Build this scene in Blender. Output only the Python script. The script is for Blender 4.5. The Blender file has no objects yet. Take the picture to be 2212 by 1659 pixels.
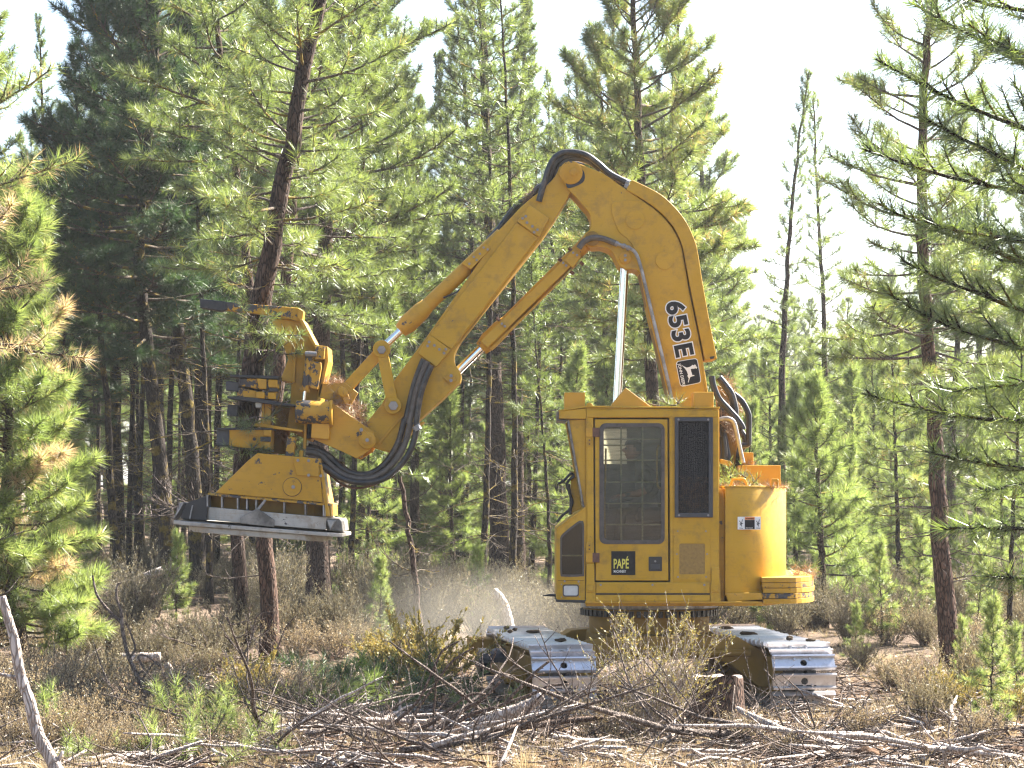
import bpy, bmesh, math, random
import numpy as np
from mathutils import Vector, Matrix, noise
from mathutils.geometry import tessellate_polygon
R = math.radians
random.seed(7)
RNG = np.random.default_rng(7)
sc = bpy.context.scene
COL = sc.collection
# ------------------------------------------------------------------ camera, sky, sun, exposure
F, H, YH, CX = 5000.0, 2.4, 1066.0, 1106.0      # focal length (px of a 2212 px wide picture), eye height, horizon row, centre column
cam = bpy.data.cameras.new('camera')
camo = bpy.data.objects.new('camera', cam); COL.objects.link(camo)
cam.sensor_width = 36.0
cam.lens = 36.0 * F / 2212.0
cam.shift_y = (YH - 829.5) / 2212.0
cam.clip_start = 0.5; cam.clip_end = 3000
camo.location = (0, 0, H); camo.rotation_euler = (R(90), 0, 0)
sc.camera = camo
SUN_AZ, SUN_EL = R(37), R(41)                     # azimuth from +X towards +Y
SDIR = Vector((math.cos(SUN_EL)*math.cos(SUN_AZ), math.cos(SUN_EL)*math.sin(SUN_AZ), math.sin(SUN_EL)))
wd = bpy.data.worlds.new('World'); sc.world = wd; wd.use_nodes = True
wn = wd.node_tree; wn.nodes.clear()
sky = wn.nodes.new('ShaderNodeTexSky'); sky.sky_type = 'NISHITA'; sky.sun_disc = False
sky.sun_elevation = SUN_EL; sky.sun_rotation = R(90) - SUN_AZ
sky.air_density = 1.0; sky.dust_density = 2.0; sky.ozone_density = 1.0
bg = wn.nodes.new('ShaderNodeBackground'); bg.inputs[1].default_value = 0.062
wo = wn.nodes.new('ShaderNodeOutputWorld')
wn.links.new(sky.outputs[0], bg.inputs[0]); wn.links.new(bg.outputs[0], wo.inputs[0])
sun = bpy.data.lights.new('sun', 'SUN'); sun.energy = 5.0; sun.angle = R(0.5); sun.color = (1.0, 0.94, 0.84)
suno = bpy.data.objects.new('sun', sun); COL.objects.link(suno)
suno.rotation_euler = SDIR.to_track_quat('Z', 'Y').to_euler(); suno.location = (20, 40, 40)
vs = sc.view_settings; vs.view_transform = 'Standard'; vs.look = 'None'; vs.gamma = 1; vs.use_curve_mapping = False
vs.exposure = 2.78
sc.cycles.use_denoising = True; sc.cycles.denoiser = 'OPENIMAGEDENOISE'; sc.cycles.denoising_input_passes = 'RGB_ALBEDO_NORMAL'; sc.cycles.sample_clamp_indirect = 8; sc.cycles.filter_width = 1.3
sc.cycles.max_bounces = 7; sc.cycles.diffuse_bounces = 3; sc.cycles.glossy_bounces = 3
sc.cycles.transmission_bounces = 4; sc.cycles.transparent_max_bounces = 12
sc.cycles.caustics_reflective = False; sc.cycles.caustics_refractive = False

# ------------------------------------------------------------------ helpers
def W(px, py, d): return Vector(((px-CX)*d/F, d, H+(YH-py)*d/F))
def gd(py): return H*F/(py-YH)                    # distance at which flat ground shows on row py
def zA(x, y): return (362.9+x*.3646, 604.9+y*.3646)      # measured detail views of the photograph
def zB(x, y): return (777.7+x*.375, 311.1+y*.375)
def zC(x, y): return (1157.9+x*.3126, 812.3+y*.3126)
def zE(x, y): return (1002.4+x*.3828, 1278.9+y*.3828)
def zK(x, y): return (466.6+x*.14584, 777.7+y*.14584)
def zZ(x, y): return (1382.6+x*.14584, 622.2+y*.14584)
def cv(f, pts): return [f(*p) for p in pts]

def node_mat(name):
    m = bpy.data.materials.new(name); m.use_nodes = True
    nt = m.node_tree; nt.nodes.clear()
    out = nt.nodes.new('ShaderNodeOutputMaterial')
    return m, nt, out
class NT:
    def __init__(s, nt): s.nt = nt
    def n(s, t, **kw):
        o = s.nt.nodes.new(t)
        for k, v in kw.items():
            if k.startswith('i_'): o.inputs[k[2:]].default_value = v
            elif k.startswith('x'): o.inputs[int(k[1:])].default_value = v
            else: setattr(o, k, v)
        return o
    def l(s, a, b): s.nt.links.new(a, b)
    def noise(s, vec, scale, detail=4, rough=.55):
        t = s.n('ShaderNodeTexNoise'); t.inputs['Scale'].default_value = scale
        t.inputs['Detail'].default_value = detail; t.inputs['Roughness'].default_value = rough
        if vec is not None: s.l(vec, t.inputs['Vector'])
        return t.outputs['Fac']
    def ramp(s, fac, stops):
        r = s.n('ShaderNodeValToRGB'); e = r.color_ramp.elements
        while len(e) < len(stops): e.new(.5)
        for i, (p, c) in enumerate(stops):
            e[i].position = p; e[i].color = (*c, 1) if len(c) == 3 else c
        s.l(fac, r.inputs[0]); return r.outputs[0]
    def step(s, fac, a, b):
        m = s.n('ShaderNodeMapRange'); m.clamp = True
        m.inputs[1].default_value = a; m.inputs[2].default_value = b
        s.l(fac, m.inputs[0]); return m.outputs[0]
    def mix(s, fac, a, b):
        m = s.n('ShaderNodeMix'); m.data_type = 'RGBA'
        if isinstance(fac, (int, float)): m.inputs[0].default_value = fac
        else: s.l(fac, m.inputs[0])
        for i, v in ((6, a), (7, b)):
            if isinstance(v, tuple): m.inputs[i].default_value = (*v, 1) if len(v) == 3 else v
            else: s.l(v, m.inputs[i])
        return m.outputs[2]
    def mul(s, a, b):
        m = s.n('ShaderNodeMath', operation='MULTIPLY')
        for i, v in ((0, a), (1, b)):
            if isinstance(v, (int, float)): m.inputs[i].default_value = v
            else: s.l(v, m.inputs[i])
        return m.outputs[0]
    def bump(s, h, strength=.3, dist=.01):
        b = s.n('ShaderNodeBump'); b.inputs['Strength'].default_value = strength; b.inputs['Distance'].default_value = dist
        s.l(h, b.inputs['Height']); return b.outputs[0]

def paint(name, col, chips=.0, grime=.35, rough=.42, pale=None, streak=0.0):
    m, nt, out = node_mat(name); N = NT(nt)
    tc = N.n('ShaderNodeTexCoord').outputs['Object']
    p = N.n('ShaderNodeBsdfPrincipled')
    pale = pale or tuple(min(1, c*1.10+.012) for c in col)
    c = N.mix(N.step(N.noise(tc, 1.7, 5), .38, .66), col, pale)
    g = N.step(N.noise(tc, 6.0, 8, .7), .50, .78)
    c = N.mix(N.mul(g, grime), c, (.16, .095, .035))
    fine = N.step(N.noise(tc, 90, 3, .7), .60, .74)
    c = N.mix(N.mul(fine, .35*grime+.05), c, (.12, .07, .03))
    mp = N.n('ShaderNodeMapping'); mp.inputs['Scale'].default_value = (1.5, 1.5, 26); N.l(tc, mp.inputs[0])
    st = N.step(N.noise(mp.outputs[0], 2.5, 6, .7), .56, .74)
    c = N.mix(N.mul(st, .22+streak), c, (.20, .12, .045))
    r = rough
    if chips > 0:
        k = N.noise(tc, 7.0, 10, .72)
        ch = N.step(k, .70-chips, .715-chips)
        c = N.mix(ch, c, (.055, .05, .052))
    N.l(c, p.inputs['Base Color']); p.inputs['Specular IOR Level'].default_value = .32
    rr = N.n('ShaderNodeMapRange'); rr.inputs[3].default_value = rough-.08; rr.inputs[4].default_value = rough+.22
    N.l(N.noise(tc, 9, 5), rr.inputs[0]); N.l(rr.outputs[0], p.inputs['Roughness'])
    N.l(N.bump(N.noise(tc, 22, 6, .6), .12, .006), p.inputs['Normal'])
    N.l(p.outputs[0], out.inputs[0]); return m

def simple(name, col, rough=.6, metal=0.0, var=.3, scale=8, dark=None, bump=.1, spec=.5, dirt=0.0, dirtcol=(.10, .065, .04)):
    m, nt, out = node_mat(name); N = NT(nt)
    tc = N.n('ShaderNodeTexCoord').outputs['Object']
    p = N.n('ShaderNodeBsdfPrincipled'); p.inputs['Roughness'].default_value = rough; p.inputs['Metallic'].default_value = metal
    p.inputs['Specular IOR Level'].default_value = spec
    dk = dark or tuple(x*(1-var) for x in col)
    c = N.mix(N.step(N.noise(tc, scale, 7, .65), .35, .68), dk, col)
    if dirt: c = N.mix(N.mul(N.step(N.noise(tc, scale*.55, 9, .72), .50, .62), dirt), c, dirtcol)
    N.l(c, p.inputs['Base Color'])
    if bump: N.l(N.bump(N.noise(tc, scale*4, 5), bump, .01), p.inputs['Normal'])
    N.l(p.outputs[0], out.inputs[0]); return m

def bark_mat(name, c1, c2, c3, scale=1.0, lichen=0.0):
    m, nt, out = node_mat(name); N = NT(nt)
    tc = N.n('ShaderNodeTexCoord').outputs['Object']
    mp = N.n('ShaderNodeMapping'); mp.inputs['Scale'].default_value = (1, 1, .28); N.l(tc, mp.inputs[0])
    v = N.n('ShaderNodeTexVoronoi'); v.feature = 'DISTANCE_TO_EDGE'; v.inputs['Scale'].default_value = 27*scale
    nz = N.n('ShaderNodeTexNoise'); nz.inputs['Scale'].default_value = 9; N.l(mp.outputs[0], nz.inputs['Vector'])
    ad = N.n('ShaderNodeVectorMath', operation='MULTIPLY_ADD'); ad.inputs[1].default_value = (.12, .12, .12)
    N.l(nz.outputs['Color'], ad.inputs[0]); N.l(mp.outputs[0], ad.inputs[2]); N.l(ad.outputs[0], v.inputs['Vector'])
    crack = N.step(v.outputs['Distance'], .0, .22)
    c = N.mix(N.step(N.noise(mp.outputs[0], 7*scale, 6, .7), .36, .64), c1, c2)
    c = N.mix(crack, c3, c)
    if lichen: c = N.mix(N.mul(N.step(N.noise(tc, 3.5, 6, .7), .52, .60), lichen), c, (.42, .30, .02))
    p = N.n('ShaderNodeBsdfPrincipled'); p.inputs['Roughness'].default_value = .9; p.inputs['Specular IOR Level'].default_value = .15
    N.l(c, p.inputs['Base Color']); N.l(N.bump(crack, .7, .02), p.inputs['Normal'])
    N.l(p.outputs[0], out.inputs[0]); return m

def leaf_mat(name, stops, trans=.52, gloss=.09, grough=.42, tcol=None):
    """needles and leaves: colour by the per-tuft attribute 'tint', with light passing through"""
    m, nt, out = node_mat(name); N = NT(nt)
    at = N.n('ShaderNodeAttribute'); at.attribute_name = 'tint'
    c = N.ramp(at.outputs['Fac'], stops)
    d = N.n('ShaderNodeBsdfDiffuse'); N.l(c, d.inputs[0])
    t = N.n('ShaderNodeBsdfTranslucent')
    hs = N.n('ShaderNodeMix'); hs.data_type = 'RGBA'; hs.blend_type = 'MULTIPLY'; hs.inputs[0].default_value = 1
    N.l(c, hs.inputs[6]); hs.inputs[7].default_value = (*(tcol or (1.95, 1.95, 1.25)), 1); N.l(hs.outputs[2], t.inputs[0])
    mx = N.n('ShaderNodeMixShader', x0=trans); N.l(d.outputs[0], mx.inputs[1]); N.l(t.outputs[0], mx.inputs[2])
    g = N.n('ShaderNodeBsdfGlossy'); g.inputs['Roughness'].default_value = grough; g.inputs[0].default_value = (.9, .95, .85, 1)
    m2 = N.n('ShaderNodeMixShader', x0=gloss); N.l(mx.outputs[0], m2.inputs[1]); N.l(g.outputs[0], m2.inputs[2])
    N.l(m2.outputs[0], out.inputs[0]); return m

def glass_mat(name, dirt=.25, tint=(.80, .83, .78), dcol=(.25, .24, .21)):
    m, nt, out = node_mat(name); N = NT(nt)
    tc = N.n('ShaderNodeTexCoord').outputs['Object']
    t = N.n('ShaderNodeBsdfTransparent'); t.inputs[0].default_value = (*tint, 1)
    g = N.n('ShaderNodeBsdfGlossy'); g.inputs['Roughness'].default_value = .04
    d = N.n('ShaderNodeBsdfDiffuse'); d.inputs[0].default_value = (*dcol, 1)
    fr = N.n('ShaderNodeFresnel'); fr.inputs[0].default_value = 1.45
    a = N.n('ShaderNodeMixShader'); N.l(fr.outputs[0], a.inputs[0]); N.l(t.outputs[0], a.inputs[1]); N.l(g.outputs[0], a.inputs[2])
    mp = N.n('ShaderNodeMapping'); mp.inputs['Scale'].default_value = (1, 1, 7); mp.inputs['Rotation'].default_value = (0, R(12), 0); N.l(tc, mp.inputs[0])
    k = N.mul(N.step(N.noise(mp.outputs[0], 5, 8, .7), .35, .75), dirt)
    b = N.n('ShaderNodeMixShader'); N.l(k, b.inputs[0]); N.l(a.outputs[0], b.inputs[1]); N.l(d.outputs[0], b.inputs[2])
    N.l(b.outputs[0], out.inputs[0]); return m

YEL = (.44, .245, .010)
M = {
 'yellow': paint('yellow_paint', YEL, .025, .75, streak=.16),
 'worn': paint('worn_yellow_paint', (.44, .232, .013), .085, .55, .45, streak=.12),
 'chipped': paint('chipped_yellow_paint', (.41, .215, .013), .20, .6, .5),
 'dirty': paint('dirty_yellow_paint', (.22, .12, .014), .03, .9, .6, streak=.3),
 'orange': paint('orange_yellow_paint', (.50, .25, .016), 0, .2),
 'tan': simple('tan_screen', (.30, .18, .045), .7, 0, .3, 30),
 'black': simple('black_steel', (.022, .022, .026), .5, 0, .4, 9),
 'rubber': simple('hose_rubber', (.028, .027, .027), .42, 0, .5, 12, dirt=.5, dirtcol=(.13, .10, .075)),
 'hosegrey': simple('dusty_hose', (.11, .095, .08), .6, 0, .5, 12, dirt=.5),
 'seal': simple('window_seal', (.10, .085, .075), .75, 0, .4, 14),
 'steel': simple('worn_steel', (.40, .39, .38), .45, .35, .5, 7, dirt=.75, dirtcol=(.10, .085, .07)),
 'plate': simple('bleached_steel', (.33, .30, .265), .6, .1, .72, 4.5, dirt=.95, dirtcol=(.045, .038, .034)),
 'pan': paint('weathered_pan_steel', (.30, .275, .245), .075, .9, .5, pale=(.42, .39, .345), streak=.35),
 'shoe': simple('polished_track_steel', (.66, .64, .65), .32, .70, .2, 6, dirt=.40, dirtcol=(.13, .085, .055), bump=.05),
 'chrome': simple('chrome', (.85, .85, .86), .08, 1.0, .03, 4, bump=0),
 'bolt': simple('bolt_steel', (.30, .28, .27), .45, .6, .3, 30),
 'rust': simple('rusty_hinge', (.16, .075, .05), .8, 0, .5, 22),
 'greyframe': simple('grille_frame', (.045, .047, .055), .55, 0, .3, 12),
 'dark': simple('dark_interior', (.035, .034, .034), .8, 0, .4, 6),
 'interior': simple('cab_lining', (.22, .21, .19), .8, 0, .4, 6),
 'barpaint': simple('guard_bar_paint', (.48, .42, .28), .6, 0, .3, 20),
 'white': simple('decal_white', (.75, .75, .73), .5, 0, .1, 20),
 'decalblack': simple('decal_black', (.010, .010, .013), .5, 0, .5, 40, dirt=.05, dirtcol=(.2, .2, .2), spec=.25),
 'decalyellow': simple('decal_yellow', (.70, .62, .10), .5, 0, .25, 40),
 'decalorange': simple('decal_orange', (.75, .22, .05), .5, 0, .1, 20),
 'lamp': simple('lamp_lens', (.55, .55, .54), .2, 0, .2, 10),
 'skin': simple('skin', (.42, .20, .14), .55, 0, .15, 20, bump=0),
 'shirt': simple('dark_green_shirt', (.05, .055, .035), .9, 0, .4, 9),
 'trousers': simple('dark_trousers', (.03, .032, .045), .9, 0, .4, 9),
 'cap': simple('cap_cloth', (.06, .045, .03), .9, 0, .3, 12),
 'hair': simple('dark_hair', (.03, .02, .014), .7, 0, .3, 40),
 'glass': glass_mat('grimy_glass', .26),
 'clearglass': glass_mat('nose_glass', .03),
 'dusty': leaf_mat('dusty_far_glass', [(0, (.75, .70, .60)), (1, (.75, .70, .60))], .85, .02, tcol=(1, 1, 1)),
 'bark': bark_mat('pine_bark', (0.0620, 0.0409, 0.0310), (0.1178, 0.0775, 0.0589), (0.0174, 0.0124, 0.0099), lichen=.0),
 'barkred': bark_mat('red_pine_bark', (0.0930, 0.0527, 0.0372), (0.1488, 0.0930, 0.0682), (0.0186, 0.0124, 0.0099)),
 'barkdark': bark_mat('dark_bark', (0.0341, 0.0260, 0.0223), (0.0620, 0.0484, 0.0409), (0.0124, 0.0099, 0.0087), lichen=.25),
 'twig': bark_mat('grey_twig', (.13, .10, .085), (.24, .20, .175), (.06, .045, .04), 2.0),
 'bleached': bark_mat('bleached_wood', (.42, .36, .32), (.58, .51, .46), (.22, .17, .14), 1.2),
 'brownwood': bark_mat('brown_dead_wood', (.12, .08, .06), (.25, .18, .14), (.05, .035, .03), 2.0),
 'lichentwig': bark_mat('lichen_twig', (.11, .085, .07), (.19, .16, .13), (.05, .04, .03), 2.0, lichen=.55),
 'needle': leaf_mat('green_needles', [(0, (.030, .050, .016)), (.5, (.090, .122, .032)), (.88, (.155, .185, .055)), (.97, (.19, .18, .07)), (1, (.20, .13, .06))]),
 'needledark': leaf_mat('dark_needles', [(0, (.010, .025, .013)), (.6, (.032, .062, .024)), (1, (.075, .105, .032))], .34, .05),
 'needlebright': leaf_mat('bright_needles', [(0, (.085, .125, .040)), (.55, (.15, .19, .065)), (.86, (.21, .235, .10)), (.88, (.26, .17, .11)), (1, (.36, .26, .19))], .52, .05),
 'needleshort': leaf_mat('short_needles', [(0, (.024, .042, .012)), (.6, (.070, .098, .024)), (1, (.15, .165, .045))]),
 'leafgrey': leaf_mat('grey_green_leaves', [(0, (.125, .115, .085)), (.5, (.205, .185, .130)), (1, (.31, .27, .18))], .30, .03, tcol=(1.2, 1.1, .8)),
 'leafyellow': leaf_mat('yellow_green_leaves', [(0, (.17, .16, .06)), (.5, (.27, .23, .075)), (1, (.38, .27, .10))], .35, .04, tcol=(1.3, 1.2, .8)),
 'straw': leaf_mat('straw_grass', [(0, (.26, .20, .12)), (.5, (.40, .32, .20)), (1, (.54, .46, .31))], .35, .05, tcol=(1.1, 1, .8)),
 'dryneedle': leaf_mat('dry_needles', [(0, (.15, .085, .05)), (.5, (.26, .15, .085)), (1, (.36, .24, .15))], .2, .06, tcol=(1.0, .95, .8)),
}

def mesh_obj(name, me, mat, parent=None):
    o = bpy.data.objects.new(name, me); COL.objects.link(o)
    if mat is not None and not me.materials: me.materials.append(mat)
    if parent is not None: o.parent = parent
    return o
def tag(o, label=None, cat=None, group=None, kind=None):
    for k, v in (('label', label), ('category', cat), ('group', group), ('kind', kind)):
        if v: o[k] = v
    return o
def empty(name, loc, label, cat, group=None):
    o = bpy.data.objects.new(name, None); COL.objects.link(o); o.location = loc
    o.empty_display_size = .2
    return tag(o, label, cat, group)

class MB:
    def __init__(s): s.v = []; s.f = []
    def add(s, vs, fs):
        b = len(s.v); s.v += [tuple(p) for p in vs]; s.f += [tuple(i+b for i in f) for f in fs]; return s
    def box(s, c, size, rot=None):
        x, y, z = [k/2 for k in size]
        vs = [Vector((sx*x, sy*y, sz*z)) for sx in (-1, 1) for sy in (-1, 1) for sz in (-1, 1)]
        if rot is not None: vs = [rot @ p for p in vs]
        c = Vector(c); vs = [p+c for p in vs]
        return s.add(vs, [(0, 1, 3, 2), (4, 6, 7, 5), (0, 4, 5, 1), (2, 3, 7, 6), (0, 2, 6, 4), (1, 5, 7, 3)])
    def tube(s, pts, rad, n=8, caps=True):
        pts = [Vector(p) for p in pts]; k = len(pts)
        if not hasattr(rad, '__len__'): rad = [rad]*k
        up = None; vs = []
        for i, p in enumerate(pts):
            t = (pts[min(i+1, k-1)]-pts[max(i-1, 0)]).normalized()
            if up is None:
                up = Vector((0, 0, 1)) if abs(t.z) < .8 else Vector((1, 0, 0))
            a = t.cross(up); a = a.normalized() if a.length > 1e-6 else t.orthogonal().normalized()
            b = a.cross(t); up = b
            for j in range(n):
                q = 2*math.pi*j/n
                vs.append(p+(a*math.cos(q)+b*math.sin(q))*rad[i])
        fs = [(i*n+j, i*n+(j+1) % n, (i+1)*n+(j+1) % n, (i+1)*n+j) for i in range(k-1) for j in range(n)]
        if caps: fs += [tuple(range(n-1, -1, -1)), tuple(range((k-1)*n, k*n))]
        return s.add(vs, fs)
    def cyl(s, p0, p1, r, n=16): return s.tube([p0, p1], r, n)
    def poly(s, outer, y0, y1, holes=(), d=None):
        """outline in picture px placed at distance d, given real thickness y0..y1"""
        d = d or y0
        loops = [[W(x, y, d) for x, y in L] for L in [outer, *holes]]
        flat = [p for L in loops for p in L]; n = len(flat)
        vs = [(p.x, y0, p.z) for p in flat]+[(p.x, y1, p.z) for p in flat]
        if holes:
            tr = tessellate_polygon([[Vector((p.x, p.z, 0)) for p in L] for L in loops])
            fs = [tuple(t) for t in tr]+[tuple(i+n for i in reversed(t)) for t in tr]
        else: fs = [tuple(range(n)), tuple(range(2*n-1, n-1, -1))]
        b = 0
        for L in loops:
            k = len(L)
            fs += [(b+i, b+(i+1) % k, n+b+(i+1) % k, n+b+i) for i in range(k)]; b += k
        return s.add(vs, fs)
    def plan(s, pts, z0, z1):
        """plan outline (x, y) raised from z0 to z1; z0, z1 numbers or functions of x"""
        n = len(pts); f0 = z0 if callable(z0) else (lambda x: z0); f1 = z1 if callable(z1) else (lambda x: z1)
        vs = [(x, y, f0(x)) for x, y in pts]+[(x, y, f1(x)) for x, y in pts]
        return s.add(vs, [tuple(range(n-1, -1, -1)), tuple(range(n, 2*n))]+[(i, (i+1) % n, n+(i+1) % n, n+i) for i in range(n)])
    def mesh(s, name, off=(0, 0, 0), smooth=False):
        me = bpy.data.meshes.new(name); o = Vector(off)
        me.from_pydata([(x-o.x, y-o.y, z-o.z) for x, y, z in s.v], [], s.f)
        bm = bmesh.new(); bm.from_mesh(me); bmesh.ops.recalc_face_normals(bm, faces=bm.faces); bm.to_mesh(me); bm.free()
        if smooth: me.shade_smooth()
        return me

def rrect(f, x0, y0, x1, y1, r, n=5):
    pts = []
    for cx, cy, a in ((x1-r, y0+r, -90), (x1-r, y1-r, 0), (x0+r, y1-r, 90), (x0+r, y0+r, 180)):
        for i in range(n+1):
            t = R(a+90*i/n); pts.append(f(cx+r*math.cos(t), cy+r*math.sin(t)))
    return pts
def rect(f, x0, y0, x1, y1): return cv(f, [(x0, y0), (x1, y0), (x1, y1), (x0, y1)])
def circ(f, x, y, r, n=20): return [f(x+r*math.cos(2*math.pi*i/n), y+r*math.sin(2*math.pi*i/n)) for i in range(n)]
def spline(pts, n=8):
    pts = [Vector(p) for p in pts]; out = []
    for i in range(len(pts)-1):
        p0 = pts[max(i-1, 0)]; p1 = pts[i]; p2 = pts[i+1]; p3 = pts[min(i+2, len(pts)-1)]
        for j in range(n):
            t = j/n
            out.append(.5*((2*p1)+(p2-p0)*t+(2*p0-5*p1+4*p2-p3)*t*t+(3*p1-p0-3*p2+p3)*t**3))
    out.append(pts[-1]); return out
def spl2(pts, n=6): return [(p.x, p.y) for p in spline([(x, y, 0) for x, y in pts], n)]

# ------------------------------------------------------------------ ground
def gz(x, y):
    z = .07*math.sin(.55*x+1.1)*math.sin(.43*y+.4)+.05*math.sin(1.3*x+.7*y)+.03*math.sin(2.3*x-1.9*y+2)
    k = max(abs(x-1.6)-2.6, 0)+max(abs(y-27)-2.6, 0)
    z *= min(1, .15+k*.6)
    if y > 60: z += (y-60)*.006
    return z
def build_ground():
    xs = np.concatenate([[-900, -400, -200, -120, -80, -50], np.linspace(-30, 30, 120), [50, 80, 120, 200, 400, 900]])
    ys = np.concatenate([[-300, -60, -10, 0, 8], np.linspace(12, 60, 160), [64, 70, 80, 95, 120, 160, 240, 400, 700, 1500]])
    v = []
    for y in ys:
        for x in xs:
            z = gz(x, y)
            if 14 < y < 58 and abs(x) < 29:
                z += .045*noise.noise(Vector((x*2.2, y*2.2, 0)))+.03*noise.noise(Vector((x*6, y*6, 3)))
            v.append((x, y, z))
    nx = len(xs)
    f = [(j*nx+i, j*nx+i+1, (j+1)*nx+i+1, (j+1)*nx+i) for j in range(len(ys)-1) for i in range(nx-1)]
    me = bpy.data.meshes.new('ground'); me.from_pydata(v, [], f); me.shade_smooth()
    m, nt, out = node_mat('forest_floor'); N = NT(nt)
    tc = N.n('ShaderNodeTexCoord').outputs['Object']
    c = N.mix(N.step(N.noise(tc, .9, 6, .6), .38, .62), (.080, .056, .042), (.175, .130, .096))
    c = N.mix(N.mul(N.step(N.noise(tc, 14, 8, .75), .48, .66), .75), c, (.26, .185, .125))
    c = N.mix(N.mul(N.step(N.noise(tc, 5, 8, .7), .54, .66), .8), c, (.035, .023, .018))
    p = N.n('ShaderNodeBsdfPrincipled'); p.inputs['Roughness'].default_value = .95; p.inputs['Specular IOR Level'].default_value = .1
    N.l(c, p.inputs['Base Color']); N.l(N.bump(N.noise(tc, 18, 9, .75), .9, .06), p.inputs['Normal'])
    N.l(p.outputs[0], out.inputs[0])
    tag(mesh_obj('ground', me, m), kind='structure')
build_ground()

# ------------------------------------------------------------------ plants: needle tufts, limbs, pines
def tri_mesh(name, V, tint):
    n = len(V)
    me = bpy.data.meshes.new(name); me.vertices.add(n); me.loops.add(n); me.polygons.add(n//3)
    me.vertices.foreach_set('co', V.astype(np.float32).ravel())
    me.loops.foreach_set('vertex_index', np.arange(n, dtype=np.int32))
    me.polygons.foreach_set('loop_start', np.arange(0, n, 3, dtype=np.int32))
    at = me.attributes.new('tint', 'FLOAT', 'POINT'); at.data.foreach_set('value', tint.astype(np.float32))
    me.update(); return me
def unit(a): return a/np.maximum(np.linalg.norm(a, axis=-1, keepdims=True), 1e-9)
def tufts(P, A, S, T, n=26, L=.19, w=.010, back=.16, lo=15, hi=95, droop=.12):
    """n needles round every shoot tip P with axis A"""
    P = np.asarray(P, float); A = unit(np.asarray(A, float)); S = np.asarray(S, float); T = np.asarray(T, float)
    k = len(P)
    ref = np.where(np.abs(A[:, 2:3]) < .9, np.array([[0, 0, 1.]]), np.array([[1., 0, 0]]))
    B = unit(np.cross(A, ref)); C = np.cross(A, B)
    u = RNG.random((k, n)); ph = RNG.random((k, n))*2*np.pi
    th = np.radians(lo+(hi-lo)*np.clip(u*.85+RNG.random((k, n))*.25, 0, 1))
    base = P[:, None]-A[:, None]*(u*back*S[:, None])[..., None]
    dr = A[:, None]*np.cos(th)[..., None]+(B[:, None]*np.cos(ph)[..., None]+C[:, None]*np.sin(ph)[..., None])*np.sin(th)[..., None]
    dr[..., 2] -= droop*RNG.random((k, n)); dr = unit(dr)
    ln = L*S[:, None]*(.65+.5*RNG.random((k, n)))
    tip = base+dr*ln[..., None]
    side = unit(np.cross(dr, RNG.normal(size=(k, n, 3))))*(w*.5*np.sqrt(S)[:, None, None])
    V = np.stack([base-side, base+side, tip], 2).reshape(-1, 3)
    t = np.clip(T[:, None]+RNG.normal(size=(k, n))*.10, 0, 1)
    return V, np.repeat(t.ravel(), 3)

def polyline(pts, n):
    pts = np.asarray(pts, float); seg = np.linalg.norm(np.diff(pts, axis=0), axis=1); s = np.concatenate([[0], np.cumsum(seg)])
    q = np.linspace(0, s[-1], n)
    return np.stack([np.interp(q, s, pts[:, i]) for i in range(3)], 1), s[-1]

class Limbs:
    def __init__(s): s.mb = MB(); s.P = []; s.A = []; s.S = []; s.T = []
    def tuft(s, p, a, sc, t): s.P.append(p); s.A.append(a); s.S.append(sc); s.T.append(t)
    def limb(s, p, az, pitch, L, dens, rng, up=28, r=None, ts=1.0, tint=.5, start=.36, dead=False, curl=0.0, subl=.52):
        n = 6; pts = [np.array(p, float)]; a = az; pt = pitch; dirs = []
        for i in range(n):
            d = np.array([math.cos(pt)*math.cos(a), math.cos(pt)*math.sin(a), math.sin(pt)]); dirs.append(d)
            pts.append(pts[-1]+d*L/n)
            a += rng.uniform(-.16, .16)+curl; pt += R(up)/n+rng.uniform(-.12, .12)
        r = r or .009+.010*L
        s.mb.tube(pts, [r*(1-.72*i/n) for i in range(n+1)], 5, False)
        P, _ = polyline(pts, 25)
        ns = max(3, int(L*dens*1.35))
        for i in range(ns):
            q = start+(1-start)*(i+rng.random()*.9)/ns; q = min(q, .995)
            b = P[int(q*24)]; d = dirs[min(int(q*n), n-1)]
            sd = 1 if i % 2 else -1
            az2 = math.atan2(d[1], d[0])+sd*rng.uniform(.45, 1.15); p2 = math.asin(max(-1, min(1, d[2])))+rng.uniform(-.25, .5)
            l2 = min(.85, max(.12, L*subl*(1.08-q)*rng.uniform(.6, 1.25)))
            q1 = b+np.array([math.cos(p2)*math.cos(az2), math.cos(p2)*math.sin(az2), math.sin(p2)])*l2*.55
            p3 = p2+rng.uniform(.0, .6)
            d2 = np.array([math.cos(p3)*math.cos(az2), math.cos(p3)*math.sin(az2), math.sin(p3)])
            q2 = q1+d2*l2*.45
            s.mb.tube([b, q1, q2], [r*.38+.002, r*.28+.002, .003], 3, False)
            if not dead:
                s.tuft(q2, d2, ts*rng.uniform(.8, 1.2), tint+rng.uniform(-.3, .3))
                if l2 > .28: s.tuft(q1, q1-b, ts*rng.uniform(.7, 1.1), tint+rng.uniform(-.3, .25))
                if l2 > .5:
                    az4 = az2-sd*.8; d4 = np.array([math.cos(az4)*.9, math.sin(az4)*.9, .35]); s.tuft(q1+d4*.16, d4, ts*rng.uniform(.7, 1.1), tint+rng.uniform(-.3, .25))
        if not dead: s.tuft(pts[-1], dirs[-1], ts*1.15, tint+rng.uniform(-.1, .3))

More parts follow.
